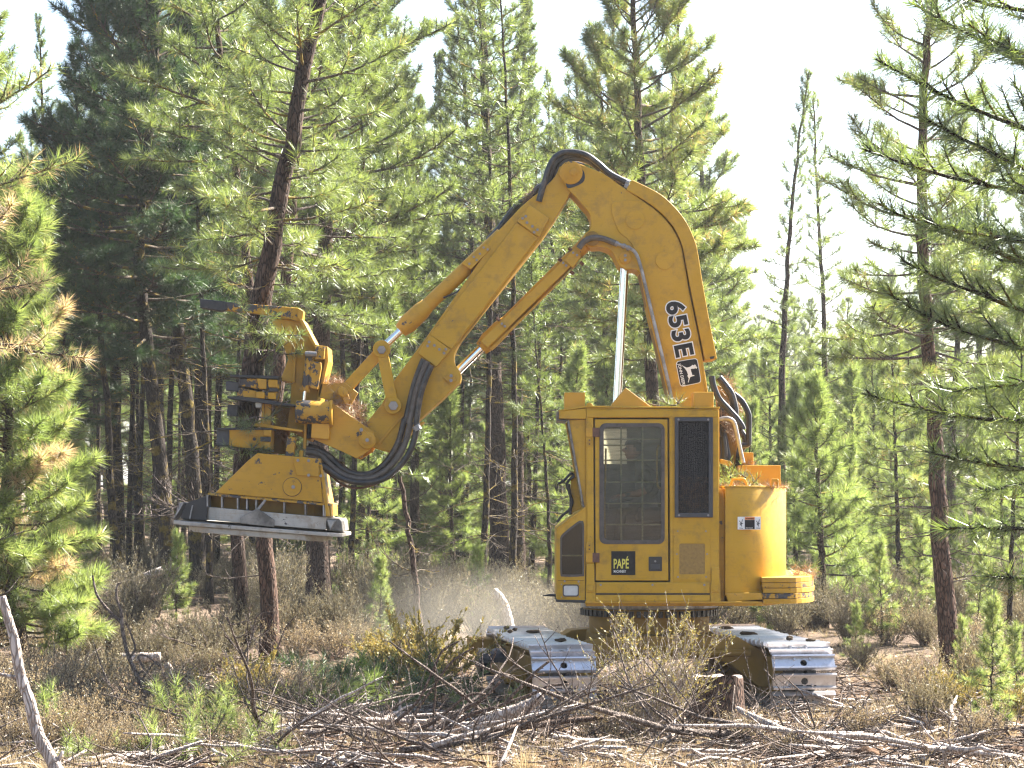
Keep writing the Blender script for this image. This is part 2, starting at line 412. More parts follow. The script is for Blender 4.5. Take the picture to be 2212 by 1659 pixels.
def pine_meshes(name, path, r0, cs, Lmax, nl, seed, dens=5, ts=1.0, n=26, L=.19, w=.010, bark='bark', leaf='needle', tint=.45,
                prof=None, dead=14, pitch=(-14, 48), up=26, taper=.86, brown=0.0, trunk_n=9, deadL=1.3):
    rng = random.Random(seed)
    P, ln = polyline(spline([Vector(p) for p in path], 6), 36)
    P = P+np.array([[rng.gauss(0, .012), rng.gauss(0, .012), 0] for _ in range(36)])
    rad = [r0*(1-taper*(i/35)**.85)+r0*.35*max(0, 1-i/2.2)**2 for i in range(36)]
    mb = MB(); mb.tube(P, rad, trunk_n, True)
    nl = int(nl*1.35); n = int(n*1.7); w *= .76; lb = Limbs(); prof = prof or (lambda t: (1-t)**.75*(.55+.45*min(1, t/.18)))
    for i in range(nl):
        t = cs+(1-cs)*min(.985, (i+rng.random()*.8)/nl)
        k = t*35; i0 = int(k); p = P[i0]+(P[min(i0+1, 35)]-P[i0])*(k-i0)
        tc = (t-cs)/(1-cs); Ln = max(.22, Lmax*prof(tc)*rng.uniform(.62, 1.12))
        az = i*2.39996+rng.uniform(-.5, .5); pt = R(pitch[0]+(pitch[1]-pitch[0])*tc+rng.uniform(-12, 12))
        tn = tint if rng.random() > brown*(1.7-1.5*tc) else 1.0
        lb.limb(p, az, pt, Ln, dens, rng, up=up, ts=ts, tint=tn)
    lb.tuft(P[-1], P[-1]-P[-3], ts*1.2, tint)
    for i in range(dead):
        t = rng.uniform(.12, cs+.08); p = P[int(t*35)]
        lb.limb(p, rng.uniform(0, 6.28), R(rng.uniform(-25, 25)), rng.uniform(.4, 1)*deadL, 4, rng, up=rng.uniform(-30, 40), dead=True, r=.012, curl=rng.uniform(-.2, .2))
    lm = lb.mb.mesh(name+'_limbs', smooth=True); lm.materials.append(M['lichentwig' if bark != 'barkred' else 'twig'])
    tm = mb.mesh(name+'_trunk', smooth=True); tm.materials.append(M[bark])
    V, tt = tufts(lb.P, lb.A, lb.S, lb.T, n, L, w)
    cm = tri_mesh(name+'_crown', V, tt); cm.materials.append(M[leaf])
    return tm, lm, cm

def place_pine(meshes, loc, rz=0, s=1.0, label='', group=None, name='pine_tree'):
    e = empty(name, loc, label, 'tree', group); e.rotation_euler = (0, 0, rz); e.scale = (s, s, s)
    for nm, me in zip(('trunk', 'limbs', 'crown'), meshes):
        o = mesh_obj(nm, me, None, e)
        if nm == 'limbs': o['kind'] = 'stuff'
    return e
def hero(label, d, path, r0, **kw):
    """a tree of its own whose trunk runs through the given picture points at distance d"""
    pts = [W(x, y, d) for x, y in path]
    base = Vector((pts[0].x, d, gz(pts[0].x, d)-.05)) if kw.pop('grounded', True) else pts[0].copy()
    local = [p-base for p in pts]
    if local[0].z > .06: local.insert(0, Vector((0, 0, 0)))
    else: local[0] = Vector((0, 0, 0))
    seed = kw.pop('seed', len(path)); depthlean = kw.pop('lean', 0)
    for i, p in enumerate(local): p.y += depthlean*p.z
    loc = base
    return place_pine(pine_meshes('pine', local, r0, kw.pop('cs', .3), kw.pop('Lmax', 2.2), kw.pop('nl', 60), seed, **kw), loc, 0, 1, label, kw.get('group'))

AUTO = []     # repeats whose label is completed from where they stand
def cyl_prof(t): return (1-t)**.5*(.6+.4*min(1, t/.1))
if 1:
    # --- trees read one by one from the photograph
    hero('leaning pine whose trunk is gripped in the clamps of the felling head', 27.05, [(533, 1096), (536, 950), (545, 800), (566, 640), (602, 450), (636, 260), (664, 110), (692, -10), (730, -190), (760, -420)], .165,
         grounded=False, cs=.34, Lmax=1.5, nl=40, seed=11, dens=5, tint=.6, dead=22, bark='bark', prof=cyl_prof, taper=.72, n=34, w=.008)
    hero('dark thin pine trunk bowing left just behind the raised felling head', 36, [(530, 1392), (516, 1200), (514, 1000), (540, 700), (520, 450), (492, 220), (470, 60), (455, -150), (450, -400)], .13, cs=.56, Lmax=1.9, nl=44, seed=12, tint=.5, dead=24, bark='bark', n=32, w=.010, prof=cyl_prof)
    hero('reddish straight pine trunk standing directly below the saw plate', 34, [(585, 1420), (578, 1250), (572, 1100), (610, 700), (640, 300), (650, -100), (655, -350)], .15, cs=.42, Lmax=2.0, nl=54, seed=13, tint=.5, bark='barkred', dead=22, n=32, w=.010, prof=cyl_prof)
    hero('thick ridged pine trunk right of the one below the saw plate', 45, [(693, 1332), (686, 1160), (690, 800), (708, 400), (715, 0), (720, -500)], .26, cs=.34, Lmax=3.2, nl=95, seed=14, tint=.55, bark='bark', dead=20, n=34, L=.2, w=.014, prof=cyl_prof)
    hero('young bright green pine with browning needles at the left edge', 30, [(45, 1425), (22, 1250), (18, 1050), (20, 800), (25, 600), (30, 470), (34, 400)], .12, cs=.08, Lmax=1.45, nl=120, seed=15, leaf='needlebright', tint=.45, brown=.30, dens=8, n=40, L=.20, w=.010, dead=8, bark='bark', prof=lambda t: (1-t)**.42)
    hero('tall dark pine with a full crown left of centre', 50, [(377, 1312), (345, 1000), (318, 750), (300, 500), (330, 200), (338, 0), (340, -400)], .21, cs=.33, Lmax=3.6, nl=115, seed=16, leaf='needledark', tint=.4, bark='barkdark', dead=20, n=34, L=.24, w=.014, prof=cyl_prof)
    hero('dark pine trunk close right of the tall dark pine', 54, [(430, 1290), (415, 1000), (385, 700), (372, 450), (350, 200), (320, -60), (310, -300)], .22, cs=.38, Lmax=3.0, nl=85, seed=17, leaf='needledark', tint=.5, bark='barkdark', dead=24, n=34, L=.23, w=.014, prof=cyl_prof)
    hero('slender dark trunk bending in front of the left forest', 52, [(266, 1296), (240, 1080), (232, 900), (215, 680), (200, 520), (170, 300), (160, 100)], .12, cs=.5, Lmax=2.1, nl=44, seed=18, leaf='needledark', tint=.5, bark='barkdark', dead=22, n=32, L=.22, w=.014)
    hero('short narrow pine against the sky in the upper left corner', 60, [(95, 1266), (95, 900), (98, 500), (92, 250), (84, 40)], .14, cs=.3, Lmax=1.5, nl=70, seed=19, leaf='needleshort', tint=.5, dens=7, L=.12, n=28, w=.013)
    hero('tall short needled pine with scaly trunk in the middle of the forest', 57, [(1080, 1276), (1074, 1000), (1064, 700), (1054, 420), (1046, 150), (1038, -30), (1034, -350)], .27, cs=.28, Lmax=2.4, nl=112, seed=20, leaf='needleshort', tint=.55, dens=7, L=.13, n=30, w=.014, dead=26, prof=cyl_prof)
    hero('light green pine rising behind the bent boom', 43, [(1412, 1316), (1410, 900), (1396, 620), (1384, 400), (1376, 180), (1366, -20), (1360, -160), (1358, -300)], .18, cs=.35, Lmax=2.45, nl=84, seed=21, tint=.72, dens=5.5, n=34, L=.23, w=.014, bark='bark', prof=lambda t: (1-t)**.5*(.5+.5*min(1, t/.25)))
    hero('bare thin pine with short tufted twigs right of the boom, the left of two tops', 62, [(1690, 1260), (1688, 900), (1692, 740), (1702, 560), (1722, 340), (1747, 158)], .15, cs=.40, Lmax=.75, nl=52, seed=22, tint=.5, dens=5, n=26, L=.18, w=.012, dead=26, prof=lambda t: .4+.6*(1-t), pitch=(0, 50))
    hero('bare thin pine with short tufted twigs right of the boom, the right of two tops', 66, [(1786, 1248), (1784, 900), (1778, 640), (1768, 470), (1762, 330), (1756, 215)], .14, cs=.40, Lmax=1.0, nl=50, seed=23, tint=.5, dens=5, n=26, L=.18, w=.012, dead=22, prof=lambda t: .4+.6*(1-t), pitch=(0, 50))
    hero('large pine with red brown trunk at the right side of the clearing', 32, [(2056, 1440), (2036, 1230), (2026, 1000), (2010, 800), (1996, 600), (1990, 400), (2000, 150), (2030, -100), (2040, -400)], .155, cs=.34, Lmax=1.75, nl=64, seed=24, tint=.62, dens=6, n=36, L=.19, w=.0095, bark='barkred', dead=26, prof=cyl_prof, deadL=1.0)
    hero('young pine standing right behind the fuel tank', 40, [(1780, 1372), (1774, 1200), (1770, 1080), (1764, 960), (1760, 830)], .09, cs=.16, Lmax=1.15, nl=46, seed=25, leaf='needlebright', tint=.4, dens=7, n=36, L=.19, w=.011, dead=4, prof=lambda t: (1-t)**.6)
    hero('thin dark trunk leaning left of the yellow machine', 37, [(911, 1392), (892, 1220), (868, 1050), (850, 900), (842, 760), (838, 640)], .065, cs=.5, Lmax=.8, nl=26, seed=26, tint=.4, bark='bark', dead=12, L=.17)
    hero('pencil thin pine stem just left of the cab', 46, [(1188, 1326), (1184, 1100), (1170, 900), (1154, 700), (1148, 560)], .05, cs=.45, Lmax=.8, nl=30, seed=27, tint=.4, bark='barkdark', dead=22, L=.16)
    hero('slim pine right of the fuel tank with a dark stem', 47, [(1942, 1330), (1940, 1150), (1934, 1000), (1930, 850), (1928, 700)], .07, cs=.35, Lmax=1.1, nl=36, seed=28, tint=.65, dens=6, n=32, L=.2, w=.012, bark='barkdark', dead=14)
    hero('thin dark stem near the right edge of the clearing', 34, [(2176, 1424), (2184, 1250), (2196, 1000), (2204, 800), (2210, 600)], .05, cs=.4, Lmax=1.0, nl=34, seed=29, tint=.6, dens=6, n=32, L=.19, w=.010, bark='barkdark', dead=12)
    hero('browning pine outside the left edge whose rusty tufts reach into the top left corner', 24, [(-190, 1560), (-185, 1100), (-175, 700), (-165, 300), (-150, -60), (-140, -200)], .12, cs=.50, Lmax=1.75, nl=24, seed=31, leaf='needlebright', tint=.60, brown=.62, dens=5, n=22, L=.18, w=.008, dead=14, deadL=1.6, prof=lambda t: 1-.3*t)
    # near pine outside the right edge: its boughs hang into the picture
    pts = [W(2480, 1760, 17), W(2470, 1200, 17), W(2450, 700, 17), W(2440, 200, 17), W(2430, -400, 17)]
    e = empty('pine_tree', (pts[0].x, 17, gz(pts[0].x, 17)), 'nearest pine whose dark boughs reach in from the right edge', 'tree')
    o0 = Vector(e.location); mb = MB(); mb.tube([p-o0 for p in spline(pts, 6)], [.17-.004*i for i in range(25)], 9)
    me = mb.mesh('near_trunk', smooth=True); me.materials.append(M['barkred']); mesh_obj('trunk', me, None, e)
    lb = Limbs(); rg = random.Random(5)
    def bough(y0, x1, y1, seed, ts=1.0, dens=7.5, dz=0.0, tint=.35):
        rr = random.Random(seed)
        a = W(2450, y0, 17)-o0; b = W(x1, y1, 17+dz)-o0; v = b-a; L = v.length
        lb.limb(np.array(a), math.atan2(v.y, v.x), math.asin(v.z/L)-R(9), L, dens, rr, up=20, r=.026, ts=ts, tint=tint, start=.22, subl=.30)
    for k, (y0, x1, y1, dz) in enumerate([(330, 1885, 130, .3), (420, 1960, 250, -.3), (430, 1850, 330, .2), (640, 1900, 420, .4), (520, 1940, 500, -.6), (700, 1930, 590, .2), (780, 1880, 700, -.2),
                                          (900, 1850, 870, .1), (800, 1990, 830, .6), (1000, 2000, 960, -.3), (1150, 2030, 1080, .3), (1250, 2110, 1210, -.2), (200, 1960, 40, .3), (60, 1985, -60, 0), (980, 2120, 1000, .8), (150, 2060, 30, -.5)]):
        bough(y0, x1, y1, 100+k, dz=dz)
    for k in range(26): lb.limb(np.array((pts[0]-o0).lerp(pts[-1]-o0, .25+.72*k/26)), rg.uniform(-1.8, 1.8), R(rg.uniform(-10, 30)), rg.uniform(1.0, 2.2), 5, rg, ts=1.0, tint=.4)
    lm = lb.mb.mesh('near_limbs', smooth=True); lm.materials.append(M['barkdark']); tag(mesh_obj('limbs', lm, None, e), kind='stuff')
    V, tt = tufts(lb.P, lb.A, lb.S, lb.T, 60, .175, .0065, back=.24); cm = tri_mesh('near_crown', V, tt); cm.materials.append(M['needle']); mesh_obj('crown', cm, None, e)

    # --- kinds repeated through the forest
    def straight(h, b=.25, s=0):
        r = random.Random(s); return [(0, 0, 0), (r.uniform(-b, b)*.4, r.uniform(-b, b)*.4, h*.3), (r.uniform(-b, b), r.uniform(-b, b), h*.65), (r.uniform(-b, b), r.uniform(-b, b), h)]
    KIND = [
        (pine_meshes('broad_pine', straight(15, .4, 1), .22, .28, 2.8, 80, 41, dens=4.6, tint=.55, n=28, L=.24, w=.016, bark='bark', dead=16, prof=cyl_prof), 15, 'broad long needled pine'),
        (pine_meshes('tall_pine', straight(16, .3, 2), .20, .38, 2.3, 74, 42, dens=5, tint=.45, n=28, L=.22, w=.016, bark='barkdark', dead=22, prof=cyl_prof), 16, 'tall dark trunked pine'),
        (pine_meshes('short_needled_pine', straight(14, .3, 3), .17, .26, 1.8, 100, 43, dens=6, tint=.5, n=26, L=.13, w=.016, leaf='needleshort', bark='bark', dead=22), 14, 'narrow short needled pine'),
        (pine_meshes('young_pine', straight(6, .15, 4), .09, .12, 1.35, 56, 44, dens=6.5, tint=.45, n=30, L=.2, w=.014, leaf='needlebright', bark='bark', dead=4, prof=lambda t: (1-t)**.65), 6, 'young light green pine'),
        (pine_meshes('sapling', straight(2.6, .1, 5), .035, .12, .7, 26, 45, dens=8, tint=.5, n=30, L=.17, w=.011, leaf='needlebright', bark='bark', dead=0), 2.6, 'small bright green pine sapling'),
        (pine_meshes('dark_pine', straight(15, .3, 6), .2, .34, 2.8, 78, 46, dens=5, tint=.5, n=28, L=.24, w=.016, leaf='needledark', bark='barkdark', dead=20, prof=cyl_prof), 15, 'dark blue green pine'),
    ]
    KIND.append((pine_meshes('pole_pine', straight(14, .35, 8), .085, .56, 1.3, 34, 48, dens=5, tint=.45, n=20, L=.2, w=.016, bark='barkdark', dead=44, deadL=1.5), 14, 'thin bare stemmed pole pine'))
    rg = random.Random(3)
    def put(k, px, d, h, lab=None):
        me, h0, label = KIND[k]; x = (px-CX)*d/F
        AUTO.append(place_pine(me, (x, d, gz(x, d)-.05), rg.uniform(0, 6.28), h/h0, lab or label, 'forest trees: '+(lab or label)))
    # hand placed ranks
    for px, d, k, h in [(150, 64, 5, 13), (255, 66, 5, 18), (440, 60, 0, 21), (560, 66, 1, 23), (760, 60, 0, 19), (830, 66, 0, 16), (900, 62, 2, 13), (960, 72, 2, 16), (1000, 66, 1, 16), (1120, 62, 2, 16),
                        (1130, 74, 2, 18), (1190, 64, 2, 12.5), (1250, 70, 0, 15), (1300, 60, 1, 14), (1470, 58, 0, 14.5), (1500, 70, 0, 15), (1330, 76, 0, 18), (40, 68, 2, 11.5), (-60, 46, 0, 13), (-160, 54, 5, 14), (640, 84, 0, 20),
                        (340, 82, 5, 19), (420, 95, 2, 20), (700, 98, 2, 20), (1080, 96, 0, 18), (850, 90, 1, 20), (1340, 92, 2, 19), (200, 92, 0, 19), (90, 88, 1, 14), (540, 104, 1, 21), (780, 112, 0, 19), (980, 108, 5, 16), (1210, 106, 1, 17), (1430, 104, 0, 20),
                        (1950, 66, 6, 9.5), (2060, 62, 0, 11), (2150, 54, 6, 12), (2260, 62, 0, 13), (2360, 52, 6, 14), (2120, 78, 2, 14), (1900, 84, 2, 10), (2030, 92, 0, 12), (2240, 90, 1, 15), (2460, 70, 0, 15), (2600, 60, 1, 15), (-280, 66, 1, 16), (-400, 80, 0, 16),
                        ]:
        put(k, px, d, h)
    for px, d, h in [(1570, 60, 6.2), (1620, 54, 4.4), (1670, 70, 6.6), (1720, 58, 5.2), (1760, 74, 7.0), (1850, 56, 5.4), (1890, 70, 7.0), (1990, 50, 4.2), (2100, 48, 4.2), (2170, 44, 3.6), (1640, 82, 7.2), (1540, 76, 8.5), (1800, 88, 7.6), (1840, 44, 3.4),
                     (790, 47, 4.4), (980, 60, 5.2), (1240, 52, 5.6), (620, 62, 5), (140, 56, 4.6), (1320, 56, 6), (2200, 50, 5.4), (900, 64, 6.2), (1150, 64, 6.6)]:
        put(3, px, d, h)
    for px, d, h in [(1660, 38, 1.3), (1905, 36, 1.6), (1600, 44, 1.7), (2110, 36, 1.5), (1845, 33, .9), (820, 37, 1.4), (1985, 40, 1.9), (120, 40, 2.0), (380, 42, 1.6), (1040, 40, 1.5)]:
        put(4, px, d, h)
    for i in range(46):     # thin suppressed stems between the big trunks
        put(6, rg.uniform(60, 1330), rg.uniform(46, 92), rg.uniform(9, 17))
    for i in range(70):     # young growth under the old trees
        px = rg.uniform(-400, 2600); d = rg.uniform(64, 135); h = rg.uniform(4, 9)
        put(3, px, d, min(h, 2.4+(1066-(680 if 1545 < px < 1880 else 300))*d/F), 'far young pine')
    for px, d, k, h in [(300, -14, 0, 15), (900, -20, 1, 16), (1500, -16, 0, 14), (2100, -24, 5, 16), (-600, -22, 0, 15), (-1800, -20, 1, 15), (3000, -20, 0, 15), (4200, -26, 1, 16), (600, -34, 0, 17), (1800, -36, 1, 17)]:   # forest on the photographer's side
        x = (px-CX)*40/F; me, h0, label = KIND[k]; AUTO.append(place_pine(me, (x*2, d, gz(x*2, d)-.05), px, h/h0, 'pine on the near side of the clearing', 'pines on the near side'))
    # far rows close the view between the trunks
    for i in range(120):
        px = rg.uniform(-500, 2700); d = rg.uniform(95, 210)
        hmax = 2.4+(1066-(660 if 1545 < px < 1880 else 150))*d/F+.006*0
        k = rg.choice((0, 1, 2, 0, 3)); h = KIND[k][1]*rg.uniform(.8, 1.15)
        if k == 3: h *= 1.7
        put(k, px, d, min(h, hmax), 'far pine')

# ------------------------------------------------------------------ the feller buncher
MC = Vector((1.6, 27.0, 0))
FB = empty('feller_buncher', MC, 'yellow tracked feller buncher with its cab, bent boom and raised felling head', 'logging machine')
def part(name, mb, mat, parent=None, bev=0.0, smooth=False, label=None, kind=None, seg=2):
    me = mb.mesh(name, MC, smooth)
    o = mesh_obj(name, me, M[mat] if isinstance(mat, str) else mat, parent or FB)
    if bev:
        b = o.modifiers.new('bevel', 'BEVEL'); b.width = bev; b.segments = seg; b.limit_method = 'ANGLE'; b.angle_limit = R(32)
    if smooth and not bev:
        bm = o.modifiers.new('edges', 'EDGE_SPLIT'); bm.split_angle = R(38)
    return tag(o, label, kind=kind)
def text_part(name, s, f, x, y, ang, size, d, mat, parent, sx=1.0, off=0.0, align='LEFT', ext=.0015, label=None):
    """flat lettering: origin at detail-view point (x, y), baseline turned by ang (degrees, clockwise positive)"""
    cu = bpy.data.curves.new(name, 'FONT'); cu.body = s; cu.size = 1; cu.align_x = align; cu.offset = off; cu.extrude = ext/size; cu.resolution_u = 4
    to = bpy.data.objects.new(name, cu); me = bpy.data.meshes.new_from_object(to); bpy.data.objects.remove(to)
    p = W(*f(x, y), d) - MC
    mt = Matrix.Translation(p) @ Matrix.Rotation(R(ang), 4, 'Y') @ Matrix.Rotation(R(90), 4, 'X') @ Matrix.Diagonal((size*sx, size, size, 1))
    me.transform(mt); me.name = name
    me.materials.clear()
    o = mesh_obj(name, me, M[mat], parent); return tag(o, label)

# ---- tracks (their own axis is turned 8 degrees to the picture)
TY = R(8); TU = Vector((math.cos(TY), math.sin(TY), 0)); TV = Vector((-math.sin(TY), math.cos(TY), 0))
def tp(u, v, z): return MC+TU*u+TV*v+Vector((0, 0, z))
TROT = Matrix.Rotation(TY, 3, 'Z')
def shoe_mesh():
    mb = MB(); w, h = .35, .084; r = .040
    oc = [(r*math.cos(R(45*i)), r*math.sin(R(45*i))) for i in range(8)]
    ou = [(w, 0), (w, h), (0, h), (-w, h), (-w, 0), (-w, -h), (0, -h), (w, -h)]
    vs = [(x, y, .012) for x, y in ou]+[(x, y, .012) for x, y in oc]+[(x, y, -.004) for x, y in ou]+[(x, y, -.012) for x, y in oc]
    fs = []
    for i in range(8):
        j = (i+1) % 8
        fs += [(i, j, 8+j, 8+i), (16+j, 16+i, 24+i, 24+j), (i, 16+i, 16+j, j), (8+i, 8+j, 24+j, 24+i)]
    mb.add(vs, fs)
    for y in (-.072, .072):      # grouser bars, slightly worn to a round top
        mb.add([(sx*.35, y+dy, z) for sx in (-1, 1) for dy, z in ((-.016, .010), (-.010, .058), (.010, .058), (.016, .010))], [(0, 1, 5, 4), (1, 2, 6, 5), (2, 3, 7, 6), (0, 3, 2, 1), (4, 5, 6, 7)])
    for x, y in ((-.10, .045), (.075, .045), (-.115, -.045), (.09, -.045)):
        mb.tube([(x, y, .010), (x, y, .030)], [.017, .015], 6)
    me = mb.mesh('track_shoe'); me.materials.append(M['shoe']); return me
SHOE = shoe_mesh()
def lug_mesh():
    mb = MB()
    for x in (-.10, .05): mb.box((x, .10, -.02), (.05, .085, .05)); mb.box((x+.028, .10, -.045), (.11, .11, .05))
    me = mb.mesh('track_link'); me.materials.append(M['black']); return me
LUG = lug_mesh()
def track(u0, label):
    t = bpy.data.objects.new('track', None); COL.objects.link(t); t.parent = FB; tag(t, label)
    rp, zc, hv = .315, .390, 1.66; per = 4*hv+2*math.pi*rp; n = 44; st = per/n
    rr = random.Random(int(u0*10))
    for i in range(n):
        s = (i+.30)*st % per
        if s < 2*hv: v, z, a = -hv+s, zc+rp, 0.0                      # top run, walking away from the camera
        elif s < 2*hv+math.pi*rp: q = (s-2*hv)/rp; v, z, a = hv+rp*math.sin(q), zc+rp*math.cos(q), -q
        elif s < 4*hv+math.pi*rp: v, z, a = hv-(s-2*hv-math.pi*rp), zc-rp, math.pi
        else: q = math.pi+(s-4*hv-math.pi*rp)/rp; v, z, a = -hv+rp*math.sin(q), zc+rp*math.cos(q), -q
        if a == 0.0: z -= .012*math.sin(math.pi*(v+hv)/(2*hv))*1.6
        mt = Matrix.Translation(tp(u0, v, z)-MC) @ Matrix.Rotation(TY, 4, 'Z') @ Matrix.Rotation(a+R(rr.uniform(-3.6, 3.6)), 4, 'X')
        for nm, me in (('track_shoe', SHOE), ('track_link', LUG)):
            o = bpy.data.objects.new(nm, me); COL.objects.link(o); o.parent = t; o.matrix_local = mt
    fr = MB(); fr.box(tp(u0, .05, .40), (.40, 2.9, .34), TROT); fr.box(tp(u0, .05, .60), (.26, 2.5, .1), TROT)
    part('track_frame', fr, 'dirty', t, .015)
    for k in range(7):
        ro = MB(); v = -1.25+k*.42; ro.cyl(tp(u0-.2, v, .17), tp(u0+.2, v, .17), .085, 12); part('track_roller', ro, 'dirty', t)
    w = MB(); w.cyl(tp(u0-.09, -1.62, .39), tp(u0+.09, -1.62, .39), .27, 24); part('idler', w, 'black', t, .01)
    w = MB(); w.cyl(tp(u0-.06, 1.66, .39), tp(u0+.06, 1.66, .39), .28, 24); w.cyl(tp(u0-.30, 1.66, .39), tp(u0+.2, 1.66, .39), .2, 20); part('sprocket', w, 'dirty', t, .01)
    return t
track(-1.325, 'left track with polished shoes and mud between the grousers')
track(1.325, 'right track, its shoes sunlit on the outer side')
mb = MB(); mb.box(tp(-1.80, 1.45, .55), (.30, .30, .20), TROT); mb.box(tp(-1.80, 1.20, .42), (.16, .42, .22), TROT); part('motor_guard', mb, 'dirty', None, .02)
mb = MB(); mb.cyl(tp(-1.95, .5, .42), tp(-1.62, .5, .42), .16, 18); part('final_drive', mb, 'black', None, .015)
mb = MB(); mb.box(tp(-1.72, -.4, .36), (.22, 1.5, .12), TROT); part('step_beam', mb, 'dirty', None, .02)

# car body: drum, arched legs to both track frames, cross tunnel
mb = MB(); mb.cyl(MC+Vector((0, 0, .78)), MC+Vector((0, 0, 1.00)), .70, 40); part('pedestal_drum', mb, 'dirty', None, .012, True)
mb = MB(); mb.tube([MC+Vector((0, 0, z)) for z in (.985, 1.075)], .77, 48); part('slew_ring', mb, 'dirty', None, .008, True)
for i in range(60):
    a = i*2*math.pi/60
    if math.sin(a) < .35:
        b = MB(); b.box(MC+Vector((.79*math.cos(a), .79*math.sin(a), 1.025)), (.03, .045, .07), Matrix.Rotation(a, 3, 'Z')); part('ring_tooth', b, 'black')
mb = MB(); mb.tube([MC+Vector((0, 0, z)) for z in (1.08, 1.19)], .80, 48); part('turntable', mb, 'steel', None, .01, True)
for sgn in (-1, 1):
    for v in (-.85, .75):
        mb = MB()
        prof = [(0, .80), (.55*sgn, .80), (.82*sgn, .78), (1.16*sgn, .58), (1.16*sgn, .20), (1.05*sgn, .22), (.72*sgn, .48), (.40*sgn, .58), (0, .58)]
        n = len(prof); vs = [tp(u, v+dv, z) for dv in (-.17, .17) for u, z in prof]
        mb.add(vs, [tuple(range(n)), tuple(range(2*n-1, n-1, -1))]+[(i, (i+1) % n, n+(i+1) % n, n+i) for i in range(n)])
        part('car_body_leg', mb, 'dirty', None, .012)
mb = MB(); mb.box(tp(0, -.05, .66), (1.3, 1.7, .26), TROT); part('car_body', mb, 'dirty', None, .03)
mb = MB(); mb.tube([tp(-.1, -1.04, .62), tp(.95, -1.04, .60)], .045, 10); part('cross_tube', mb, 'dirty')

# ---- upper structure
D0 = 25.7
xl = W(*zC(345, 0), D0).x; xr = W(*zC(1265, 0), D0).x
def cz(y): return W(0, zC(0, y)[1], D0).z
def cx(x): return W(zC(x, 0)[0], 0, D0).x
mb = MB(); mb.plan([(cx(345), 25.72), (cx(1570), 25.80), (cx(1720), 26.2), (cx(1760), 27.9), (cx(1500), 28.3), (cx(500), 28.3), (cx(345), 27.6)], cz(1592), cz(1560)); part('deck_plate', mb, 'worn', None, .008)
mb = MB(); mb.poly(cv(zC, [(1310, 1502), (1560, 1498), (1568, 1545), (1330, 1562)]), 25.74, 26.0, (), D0); part('deck_flange', mb, 'worn', None, .006)

# cab: walls round an open room, so one looks through the panes
CABY1 = 26.78
hole = cv(zC, [(396, 288), (920, 288), (927, 1424), (402, 1424)])
gr_hole = rect(zC, 975, 300, 1205, 960)
wall = MB(); wall.poly(cv(zC, [(345, 218), (1264, 230), (1264, 1566), (345, 1566)]), D0, D0+.06, [hole, gr_hole])
cab = part('cab', wall, 'yellow', None, .006)
mb = MB(); fw_hole = cv(zC, [(470, 345), (660, 345), (660, 600), (450, 600)])
mb.poly(cv(zC, [(345, 218), (1264, 230), (1264, 1566), (345, 1566)]), CABY1-.05, CABY1, [fw_hole], D0); part('far_wall', mb, 'interior', cab, .004)
mb = MB(); mb.poly(fw_hole, CABY1-.03, CABY1-.022, (), D0); part('far_window', mb, 'dusty', cab)
mb = MB(); mb.box(((cx(930)+cx(950))/2, (D0+CABY1)/2, (cz(230)+cz(1560))/2), (.05, CABY1-D0-.14, cz(235)-cz(1555))); part('rear_wall', mb, 'interior', cab)
mb = MB(); mb.box((cx(1255), (D0+CABY1)/2, (cz(230)+cz(1560))/2), (.05, CABY1-D0-.13, cz(240)-cz(1555))); part('rear_panel', mb, 'yellow', cab)
mb = MB(); mb.box(((cx(345)+cx(1262))/2, (D0+CABY1)/2, cz(1545)), (cx(1260)-cx(350), CABY1-D0-.13, .05)); part('cab_floor', mb, 'dark', cab)
mb = MB(); mb.poly(cv(zC, [(155, 243), (345, 218), (1268, 226), (1270, 214), (345, 206), (155, 236)]), D0-.02, CABY1+.03, (), D0); part('roof', mb, 'yellow', cab, .004)
mb = MB(); mb.poly(cv(zC, [(158, 241), (345, 224), (345, 297), (160, 294)]), D0-.012, CABY1+.01, (), D0); part('visor', mb, 'yellow', cab, .006)
mb = MB(); mb.poly(cv(zC, [(145, 245), (158, 243), (160, 300), (215, 302), (212, 316), (150, 310)]), D0+.02, D0+.75, (), D0); part('visor_trim', mb, 'plate', cab, .006)
mb = MB(); mb.poly(cv(zC, [(348, 232), (1262, 240), (1262, 284), (348, 284)]), D0-.012, D0+.01, (), D0); part('roof_rail', mb, 'yellow', cab, .005)
mb = MB(); mb.poly(cv(zC, [(352, 286), (394, 286), (400, 1426), (352, 1428)]), D0-.010, D0+.01, (), D0); part('front_post', mb, 'yellow', cab, .006)
mb = MB(); mb.poly(cv(zC, [(926, 288), (944, 288), (944, 1424), (930, 1424)]), D0-.008, D0+.01, (), D0); part('rear_post', mb, 'yellow', cab, .004)
mb = MB(); mb.poly(cv(zC, [(228, 302), (345, 300), (345, 905), (334, 905)]), D0+.03, D0+.07, (), D0); part('pillar_panel', mb, 'yellow', cab, .005)
mb = MB(); mb.poly(cv(zC, [(216, 305), (229, 305), (336, 905), (324, 907)]), D0+.01, D0+.09, (), D0); part('windshield_frame', mb, 'plate', cab, .004)
mb = MB(); mb.poly(cv(zC, [(222, 310), (226, 310), (332, 900), (328, 900)]), D0+.09, CABY1-.1, (), D0); part('windshield', mb, 'glass', cab)
mb = MB(); mb.poly(cv(zC, [(216, 305), (229, 305), (336, 905), (324, 907)]), CABY1-.1, CABY1-.03, (), D0); part('windshield_frame', mb, 'yellow', cab, .004)
